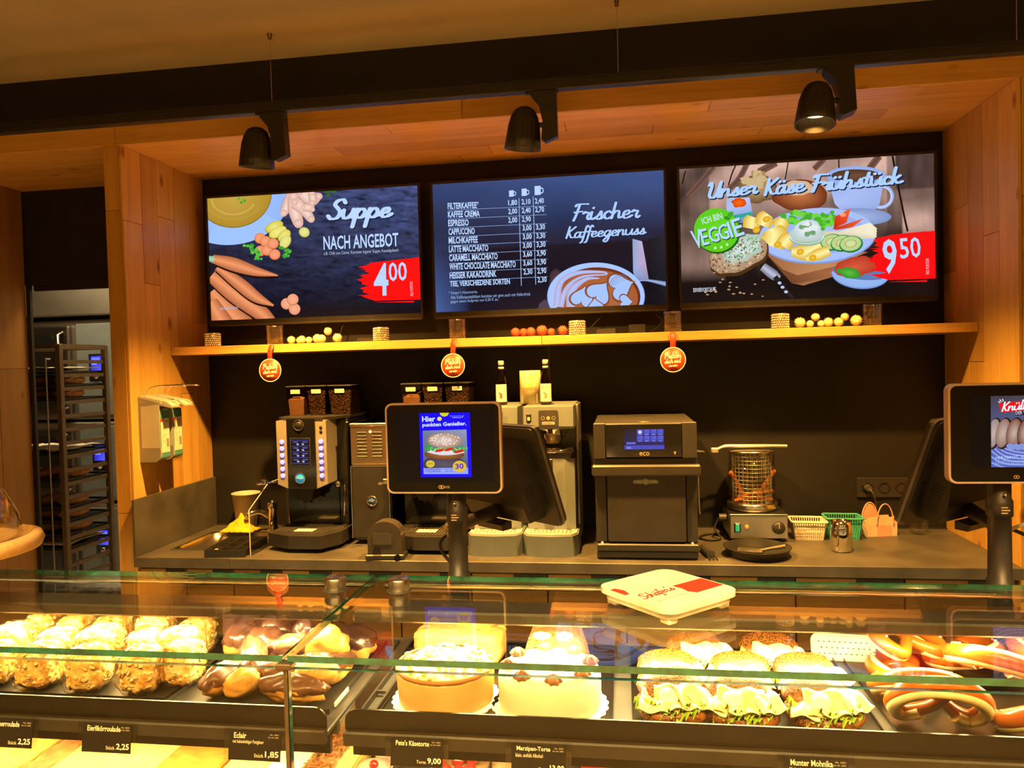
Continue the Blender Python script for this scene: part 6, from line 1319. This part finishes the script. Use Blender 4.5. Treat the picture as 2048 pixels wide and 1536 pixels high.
for i, (k, x, y, z, rx, ry, rz, lab) in enumerate((
    (1, -.800, 1.385, .004, 0, 0, 78, 'chocolate eclair pointing toward the viewer at the left of the tray'),
    (0, -.640, 1.350, .004, 0, 0, -4, 'long chocolate eclair lying along the front edge of the tray'),
    (0, -.765, 1.440, .026, 0, 12, -62, 'chocolate eclair leaning on top behind the plain bun'),
    (1, -.690, 1.485, .030, 10, 0, 20, 'chocolate eclair lying across the middle of the pastry pile'),
    (2, -.585, 1.545, .008, 0, 0, 30, 'chocolate bun at the rear right under the top glass seam'),
    (1, -.690, 1.420, .006, 0, 0, 35, 'chocolate eclair behind the long front eclair'),
    (1, -.600, 1.440, .006, 0, 0, 70, 'chocolate eclair with golden end at the right rear'),
    (2, -.845, 1.545, .006, 0, 0, 10, 'chocolate bun at the rear left of the tray'),
    (2, -.775, 1.575, .022, 8, 0, 60, 'chocolate bun raised in the middle of the rear pile'),
    (2, -.700, 1.570, .020, 0, 0, 130, 'large chocolate bun at the top right of the rear pile'),
    (2, -.780, 1.505, .010, 20, 0, 200, 'glossy wrapped chocolate bun in front of the rear pile'))):
    o = e0[k] if k not in used else dup(e0[k]); used.add(k); o.location = (x, y, ZT+z); o.rotation_euler = (R(rx), R(ry), R(rz)); o.scale = (1.06,1.06,1.10); o['label'] = lab; o['group'] = 'chocolate pastries'
o = MB().ball((0,0,.026), (.036,.024,.026), 24, 14, soft(3, .25)).obj('plain_bun', 'dough', None, (-.742, 1.358, ZT+.012), (0, R(-18), R(25))); tag(o, 'bright golden choux piece without glaze at the tray front', 'pastry')
t = thing('wrapped_puff', 'golden cream puff in crinkled film beside the glass joint', 'pastry', (-.622, 1.480, ZT+.018))
MB().ball((0,0,.045), (.046,.042,.045), 26, 16, soft(9, .2)).obj('puff', 'dough', t); MB().ball((0,0,.048), (.054,.050,.052), 26, 16, lambda d: 1+.12*nz(d.x*5, d.y*5, d.z*5+2)+.05*nz(d.x*13, d.y*13, d.z*13)).obj('wrapper', 'foil', t)
t = thing('wrapped_puff', 'pale cream filled puff with film in front at the tray right', 'pastry', (-.603, 1.375, ZT+.030))
MB().ball((0,0,.02), (.045,.026,.022), 22, 12, soft(12, .18)).obj('puff', 'dough', t); MB().ball((0,.004,.036), (.040,.024,.016), 20, 10, soft(14, .3)).obj('cream', 'cream_fill', t); MB().ball((0,0,.028), (.052,.033,.034), 22, 14, lambda d: 1+.12*nz(d.x*5+3, d.y*5, d.z*5)).obj('wrapper', 'foil_thin', t)
# ---------------------------------------------------------------- cakes
def doily(t, r_):
    n = 120; P = [((r_+.005*abs(math.sin(i*pi*28/n)))*cos(2*pi*i/n), (r_+.005*abs(math.sin(i*pi*28/n)))*sin(2*pi*i/n)) for i in range(n)]
    MB().prism(P, 'z', 0, .0012).obj('doily', 'doily', t)
def cake_tray(x0, x1, y0, y1, lab):
    t = thing('case_tray', lab, 'tray', (0, 0, ZT)); MB().box(x0, x1, y0, y1, 0, .002).box(x0-.002, x0, y0, y1, 0, .007).box(x1, x1+.002, y0, y1, 0, .007).box(x0, x1, y1, y1+.002, 0, .007).obj('pan', 'apron_black', t)
cake_tray(-.458, -.030, 1.265, 1.68, 'flat dark tray under the two round cakes'); cake_tray(.008, .428, 1.265, 1.68, 'flat dark tray under the poppy sandwiches'); cake_tray(.452, .98, 1.265, 1.68, 'flat dark tray under the pretzels')
t = thing('case_insert', 'black slotted insert left of the cheesecake', 'tray', (-.478, 1.27, ZT))
for a in ((-.016,-.012), (.010,.014)): MB().box(a[0], a[1], 0, .40, 0, .012).obj('side_bar', 'rail_grey', t)
for k in range(4): MB().box(-.012, .010, .02+.11*k, .026+.11*k, .004, .010).obj('cross_bar', 'dark_steel', t)
t = thing('cheesecake', 'round golden baked cheesecake with crumbly pale top', 'cake', (-.350, 1.402, ZT+.0025))
doily(t, .101)
MB().lathe([(0,.0015),(.090,.0015),(.092,.006),(.0935,.03),(.0945,.058),(.094,.064),(0,.064)], 64, wob=lambda a, r, z: 1+.012*nz(cos(a)*3, sin(a)*3, z*30)).obj('side', 'cheese_side', t)
MB().lathe([(.0915,.060),(.0955,.063),(.0965,.068),(.093,.071),(.090,.069)], 72, wob=lambda a, r, z: 1+.02*nz(cos(a)*7, sin(a)*7, 2)).obj('baked_rim', 'bake_edge', t)
MB().grid(72, 12, lambda u, v: ((.0945*v)*cos(2*pi*u), (.0945*v)*sin(2*pi*u), .068+.006*nz(v*cos(2*pi*u)*5, v*sin(2*pi*u)*5, 1)+.004*nz(v*cos(2*pi*u)*16, v*sin(2*pi*u)*16, 4)-(.004 if v > .97 else 0)), True, None, True).obj('crumb_top', 'cheese_top', t)
cr = MB(); q = random.Random(5)
for i in range(90): a = q.random()*6.283; d = .088*math.sqrt(q.random()); r_ = .0025+.0035*q.random(); cr.ball((d*cos(a), d*sin(a), .072), (r_*1.2, r_, r_*.8), 6, 4, soft(i, .3))
cr.obj('crumbs', 'cheese_top', t)['kind'] = 'stuff'
t = thing('marzipan_cake', 'smooth cream marzipan cake ringed with chocolate rosettes', 'cake', (-.147, 1.392, ZT+.0025))
doily(t, .106)
MB().lathe([(0,.0015),(.094,.0015),(.0965,.01),(.0975,.055),(.094,.068),(.085,.074),(.06,.0755),(0,.076)], 72, wob=lambda a, r, z: 1+(.012*nz(cos(a)*2.5, sin(a)*2.5, z*20) if r > .08 else 0)).obj('icing', 'marzipan', t)
rs = MB().lathe([(0,0),(.0115,.0),(.013,.003),(.010,.008),(.005,.012),(0,.0135)], 40, wob=lambda a, r, z: 1+.16*math.sin(a*7+z*160)).mesh('rosette')
for i in range(8): a = 2*pi*(i+.25)/8; link('rosette', rs, 'rosette', t, (.078*cos(a), .078*sin(a), .0745), (0, 0, i)).scale = (1.15,1.15,1.1)
t = thing('crumb_loaf', 'yellow crumb sheet cake behind the cheesecake', 'cake', (-.362, 1.590, ZT+.009), R(-6))
MB().ball((0,0,.030), (.098,.042,.034), 44, 18, lambda d: sup(d, 7)*(1+.04*nz(d.x*6, d.y*6, d.z*6))).obj('sponge', 'cheese_side', t)
MB().grid(30, 14, lambda u, v: (-.096+.192*u, -.040+.08*v, .061+.010*nz(u*9, v*5, 2)+.005*nz(u*25, v*12, 7)-.012*(1 if u in (0,1) or v in (0,1) else 0))).obj('crumble', 'crumb_cake', t)
MB().ball((.03,.02,.070), (.05,.012,.012), 18, 8, soft(3, .3)).obj('raised_edge', 'crumb_cake', t)
t = thing('nut_loaf', 'brown nut coated loaf cake with almond halves behind the marzipan cake', 'cake', (-.150, 1.560, ZT+.0025))
m = MB(); pf = [(-.072,0),(-.066,.03),(-.055,.066),(-.046,.079),(.040,.080),(.052,.068),(.064,.03),(.070,0)]
m.grid(24, 8, lambda u, v: (lambda p: (p[0]*(1+.03*nz(u*9, v*6, 1)), -.042+.10*v, p[1]*(1+.03*nz(u*9, v*6, 5))))(tuple(a+(b-a)*((u*7) % 1 if u < 1 else 1) for a, b in zip(pf[min(6, int(u*7))], pf[min(6, int(u*7))+1]))), False)
m.prism(pf, 'y', -.042, -.040).prism(pf, 'y', .057, .058); m.obj('loaf', 'nut_cake', t)
cr = MB(); q = random.Random(8)
for i in range(160):
    x = -.060+.12*q.random(); z = .006+.072*q.random(); 
    if abs(x) < .068-.25*z: cr.ball((x, -.043, z), (.004,.002,.003), 5, 4, soft(i, .4))
cr.obj('nut_bits', 'nut_cake', t)['kind'] = 'stuff'
for x in (-.024, .022): MB().ball((x,-.036,.078), (.020,.010,.011), 16, 8, soft(x*100, .25)).obj('almond', 'almond', t)
# ---------------------------------------------------------------- poppy seed sandwiches
def sandwich(seed):
    t = thing('poppy_sandwich', '', 'sandwich'); q = random.Random(seed); rx, ry = .057, .048
    def half(d): return (1+.07*nz(d.x*2+seed, d.y*2, d.z*2)+.025*nz(d.x*7, d.y*7, seed))*sup(d, 2.4)
    MB().ball((0,-.002,.028), (rx*1.04,ry*1.08,.028), 32, 14, lambda d: half(d) if d.z < .2 else half(d)*max(.0, 1-(d.z-.2)*.55)).obj('bottom_bun', 'poppy_crust', t)
    MB().ball((0,-.002,.034), (rx*.97,ry*.98,.006), 28, 6).obj('cut_face', 'crumb', t)
    # top half set back and tipped open toward the viewer
    Mx = Matrix.Translation((.004*math.sin(seed),.022,.052)) @ Matrix.Rotation(R(27), 4, 'X') @ Matrix.Rotation(R(8*math.sin(seed*2)), 4, 'Y')
    MB().ball((0,0,.002), (rx*.95,ry*.80,.021), 32, 14, lambda d: half(d) if d.z > -.1 else half(d)*.4, M=Mx).obj('top_bun', 'poppy_crust', t)
    # frilly lettuce along the open side, two layers
    for L in range(2):
        def leaf(u, v):
            a = pi*(1.0+1.0*u); w = .45*math.sin(u*46+seed)+.4*math.sin(u*97+seed*2+L)+.4*math.sin(u*163+L*2+seed); rr = .036+(.027-.005*L)*v
            return (rr*1.0*cos(a)+.003*w*v, rr*1.02*sin(a)+.006, +.040+.006*L+.005*math.sin(u*19+seed+L*2)*v+.0115*w*v*v-(.004-.005*L)*v*v)
        MB().sheet(170, 8, leaf, .0009).obj('lettuce', 'lettuce' if L == 0 else 'lettuce_pale', t)
    # cheese fan pushed forward over the salad
    for k in range(5):
        x = -.034+.017*k; ang = R(-26+13*k+8*(q.random()-.5)); sz = .019+.004*q.random()
        Mk = Matrix.Translation((x, -.017-.008*math.sin(pi*k/4), .053+.005*(k % 2)+.0022*k)) @ Matrix.Rotation(ang, 4, 'Z') @ Matrix.Rotation(R(8+14*(k % 2)), 4, 'X')
        MB().sheet(9, 12, lambda u, v: (-sz+2*sz*u, -.030+.052*v, .0045*math.sin(u*7+seed+k*2)+.0035*math.sin(v*7+k)-.007*(1-v)**2), .002, M=Mk).obj('cheese_slice', 'cheese_slice' if k % 2 else 'cheese_pale', t)
    MB().lathe([(0,.0),(.015,.0),(.016,.0015),(.015,.003),(0,.003)], 24, M=Matrix.Translation((-.014, -.026, .060)) @ Matrix.Rotation(R(38), 4, 'X')).obj('egg_slice', 'egg_white', t)
    MB().lathe([(0,.0),(.015,.0),(.015,.0025),(0,.0025)], 20, M=Matrix.Translation((.040,-.020,.050)) @ Matrix.Rotation(R(35), 4, 'X') @ Matrix.Rotation(R(20), 4, 'Y')).obj('cucumber_slice', 'cucumber', t)
    return t
s0 = [sandwich(2), sandwich(5), sandwich(11)]; used = set()
for i, (k, x, y, rz, lab) in enumerate((
    (0, .078, 1.352, 14, 'poppy sandwich at the front left of the tray beside the marzipan cake'), (1, .196, 1.345, -4, 'poppy sandwich with big lettuce at the front centre of the tray'), (2, .335, 1.350, 10, 'poppy sandwich at the front right beside the pretzels'),
    (2, .082, 1.452, 4, 'poppy sandwich in the middle row at left'), (0, .205, 1.450, -10, 'poppy sandwich in the middle row at centre'), (1, .338, 1.455, 6, 'poppy sandwich in the middle row at right'),
    (1, .145, 1.560, 12, 'poppy sandwich at the back left with a lettuce tuft'), (2, .290, 1.565, -6, 'poppy sandwich at the back right before the perforated tray'))):
    o = s0[k] if k not in used else dup(s0[k]); used.add(k); o.location = (x, y, ZT+.003); o.rotation_euler = (0, 0, R(rz)); s = 1.10 if i < 3 else 1.06; o.scale = (s*1.0, s, s*.82); o['label'] = lab; o['group'] = 'poppy seed sandwiches'
t = thing('perforated_tray', 'cream perforated plastic tray standing behind the sandwiches', 'tray', (.452, 1.645, ZT+.003), R(-4), rx=R(-20))
n = 0; m = MB(); W_, H_ = .062, .050; P = rrect(-W_, W_, 0, H_, .014, 5)
m.prism(P, 'y', 0, .004); m.obj('plate', 'cream_plastic', t)
MB().tube([(x, -.001, z) for x, z in P], .0032, 6, closed=True).obj('rim', 'cream_plastic', t)
h = MB()
for i in range(10):
    for j in range(3): h.ball((-.048+.0106*i+.005*(j % 2), -.0006, .012+.012*j), (.0024,.0008,.0012), 6, 4)
h.obj('perforation', 'dark_grey', t)['kind'] = 'stuff'
# ---------------------------------------------------------------- pretzels
def pretzel(seed):
    t = thing('soft_pretzel', '', 'pretzel'); q = random.Random(seed)
    K = [(-.022,-.030,.014),(-.010,-.012,.020),(.006,.006,.012),(.024,.024,.010),(.048,.040,.010),(.064,.020,.012),(.062,-.012,.014),(.038,-.042,.016),(.0,-.052,.017),(-.038,-.042,.016),(-.062,-.012,.014),(-.064,.020,.012),(-.048,.040,.010),(-.024,.024,.012),(-.006,.006,.020),(.010,-.012,.024),(.022,-.030,.016)]
    K = [(x*1.08, -y*1.05, z) for x, y, z in K]
    P = catmull(K, 6); n = len(P); rad = []
    for i in range(n): u = abs(i/(n-1)-.5)*2; rad.append(.0165-.0085*u**1.2 if u < .97 else .006)
    MB().tube(P, rad, 14).obj('crust', 'pretzel', t)
    # pale split along the thick belly, and the buttered cut below
    B = [p+Vector((0,.0,.0092)) for i, p in enumerate(P) if .36 < i/(n-1) < .64]; k = len(B)
    MB().tube(B, [.0022+.0066*math.sin(pi*i/(k-1)) for i in range(k)], 10).obj('split', 'pretzel_split', t)
    MB().tube([Vector((p.x*.99, p.y*.99, max(.004, p.z-.009))) for i, p in enumerate(P) if .18 < i/(n-1) < .82], [.0115]*len([1 for i in range(n) if .18 < i/(n-1) < .82]), 8).obj('butter', 'butter', t)
    s = MB()
    for i in range(26): p = P[int(n*(.3+.4*q.random()))]; s.box(p.x-.0015, p.x+.0015, p.y+.006*(q.random()-.5)-.001, p.y+.006*(q.random()-.5)+.002, p.z+.0145, p.z+.017)
    s.obj('salt', 'salt', t)['kind'] = 'stuff'
    return t
z0 = [pretzel(1), pretzel(2)]; used = set()
for i, (k, x, y, z, rx, ry, rz, lab) in enumerate((
    (0, .520, 1.335, .040, 46, 0, 172, 'soft pretzel leaning toward the viewer at the tray front'), (1, .690, 1.350, .030, 24, 8, 205, 'soft pretzel at the front right edge of the picture'),
    (1, .520, 1.425, .030, 30, 0, 175, 'soft pretzel standing right behind the front one'), (0, .668, 1.475, .056, 22, -8, 160, 'soft pretzel on the middle of the pretzel pile'),
    (0, .545, 1.575, .064, 18, 8, 30, 'soft pretzel on top at the back left of the pile'), (1, .672, 1.605, .026, 8, 0, 220, 'soft pretzel at the back centre of the pile'), (0, .800, 1.565, .034, 16, 0, 80, 'soft pretzel at the back right near the picture edge'), (1, .800, 1.410, .020, 8, 0, 100, 'soft pretzel lying at the far right of the tray'),
    (1, .540, 1.545, .006, 0, 0, 100, 'soft pretzel buried under the back left of the pile'))):
    o = z0[k] if k not in used else dup(z0[k]); used.add(k); o.location = (x, y, ZT+.004+z); o.rotation_euler = (R(rx), R(ry), R(rz)); o['label'] = lab; o['group'] = 'soft pretzels'
# ---------------------------------------------------------------- lower shelf
ZL = .8525
mat('custard', (.90,.74,.22), .45, scale=9, c2=(.88,.66,.14)); mat('glaze_brown', (.60,.27,.05), .35, scale=40, c2=(.45,.16,.03), bmp=.5); mat('white_icing', (.88,.84,.70), .4, var=.03); mat('flakes', (.55,.22,.07), .6, scale=50, c2=(.40,.12,.03), bmp=.8); mat('cherry', (.40,.02,.015), .2, coat=.5); mat('pink_paper', (.80,.42,.34), .6, var=.06); mat('nougat', (.40,.24,.10), .6, scale=50, c2=(.28,.15,.06), bmp=.6)
def slab(name, lab, x0, x1, top, side, h=.048, y0=1.25, y1=1.62, cat='cake', nseed=1, amp=.004):
    t = thing(name, lab, cat, ((x0+x1)/2, y0, ZL+.001)); w = (x1-x0)/2
    MB().box(-w, w, 0, y1-y0, 0, h-.008, .003).obj('sponge', side, t)
    MB().sheet(20, 20, lambda u, v: (-w+.001+(2*w-.002)*u, .001+(y1-y0-.002)*v, h+amp*nz(u*6, v*8, nseed)+amp*.5*nz(u*20, v*24, nseed)), .009).obj('topping', top, t); return t
slab('crumble_cake', 'crumbly fruit sheet cake below the Erdbeerroulade card', -1.52, -1.175, 'crumb_cake', 'dough', .05)
t = slab('almond_strip', 'brown flaky pastry strip between two sheet cakes', -1.172, -1.115, 'flakes', 'dough', .046, nseed=3, amp=.010)
slab('custard_cake', 'smooth yellow custard sheet cake below the Eierlikörroulade card', -1.112, -.90, 'custard', 'sponge', .048, nseed=5, amp=.002)
slab('almond_cake', 'golden brown almond sheet cake left of the Eclair card', -.897, -.775, 'glaze_brown', 'dough', .052, nseed=6, amp=.004)
slab('vanilla_cake', 'pale yellow sheet cake under the Eclair card', -.772, -.690, 'custard', 'sponge', .048, nseed=7, amp=.002)
slab('icing_cake', 'white iced sheet cake at the glass joint', -.687, -.618, 'white_icing', 'sponge', .048, nseed=8, amp=.002)
t = thing('flake_slice', 'pastry slice heaped with brown chocolate flakes beside the joint', 'cake', (-.588, 1.36, ZL+.001)); MB().box(-.026, .026, -.10, .14, 0, .034, .003).obj('sponge', 'sponge', t)
fl = MB(); q = random.Random(4)
for i in range(170):
    p = Vector((-.026+.052*q.random(), -.10+.24*q.random(), .036+.016*q.random())); Mk = Matrix.Translation(p) @ Matrix.Rotation(q.random()*6, 4, 'Z') @ Matrix.Rotation((q.random()-.5)*1.4, 4, 'Y'); fl.box(-.009, .009, -.0018, .0018, -.0006, .0006, 0, Mk)
fl.obj('flakes', 'flakes', t)['kind'] = 'stuff'
slab('lemon_slice', 'bright yellow lemon slice left of the pink cups', -.560, -.528, 'custard', 'custard', .044, nseed=9, y0=1.28, y1=1.5)
def cup(x, y, lab):
    t = thing('cupcake', lab, 'cupcake', (x, y, ZL+.001)); MB().lathe([(0,.001),(.026,.0),(.036,.036),(.034,.036),(.025,.004)], 48, wob=lambda a, r, z: 1+.05*math.sin(a*24)).obj('paper_cup', 'pink_paper', t)
    MB().ball((0,0,.034), (.033,.033,.014), 20, 8, soft(x*10, .1)).obj('topping', 'pink_paper', t); MB().ball((.004,-.012,.048), .009, 14, 8).obj('cherry', 'cherry', t)
cup(-.488, 1.365, 'pink paper cup cake with cherry left of the Käsetorte card'); cup(-.482, 1.45, 'pink paper cup cake behind another, left of the Käsetorte card')
t = thing('cherry_cake', 'dark red cherry cake between the two torte cards', 'cake', (-.305, 1.43, ZL+.001)); MB().box(-.075, .035, -.13, .12, 0, .036, .003).obj('sponge', 'nougat', t)
q = random.Random(9)
for i in range(22): MB().ball((-.065+.09*q.random(), -.12+.22*q.random(), .042+.006*q.random()), (.013,.012,.011), 12, 8, soft(i, .1)).obj('cherry', 'cherry', t)
t = thing('nougat_dome', 'brown round nougat pastry right of the cherries', 'pastry', (-.225, 1.415, ZL+.001)); MB().ball((0,0,.030), (.042,.05,.026), 28, 14, soft(2, .06)).obj('dome', 'nougat', t); MB().lathe([(0,0),(.046,0),(.046,.002),(0,.002)], 32).obj('board', 'doily', t)
t = thing('berry_pastry', 'dark red glazed pastry below the right case apron', 'pastry', (.03, 1.40, ZL+.006)); MB().ball((0,0,.028), (.12,.06,.030), 30, 12, soft(5, .2)).obj('pastry', 'cherry', t); MB().ball((0,0,.012), (.126,.066,.014), 30, 8, soft(6, .1)).obj('base', 'dough', t)
t = thing('berry_pastry', 'small red glazed pastry left of the Munter Mohnika card', 'pastry', (.19, 1.41, ZL+.006)); MB().ball((0,0,.022), (.035,.05,.024), 22, 10, soft(8, .2)).obj('pastry', 'flakes', t)
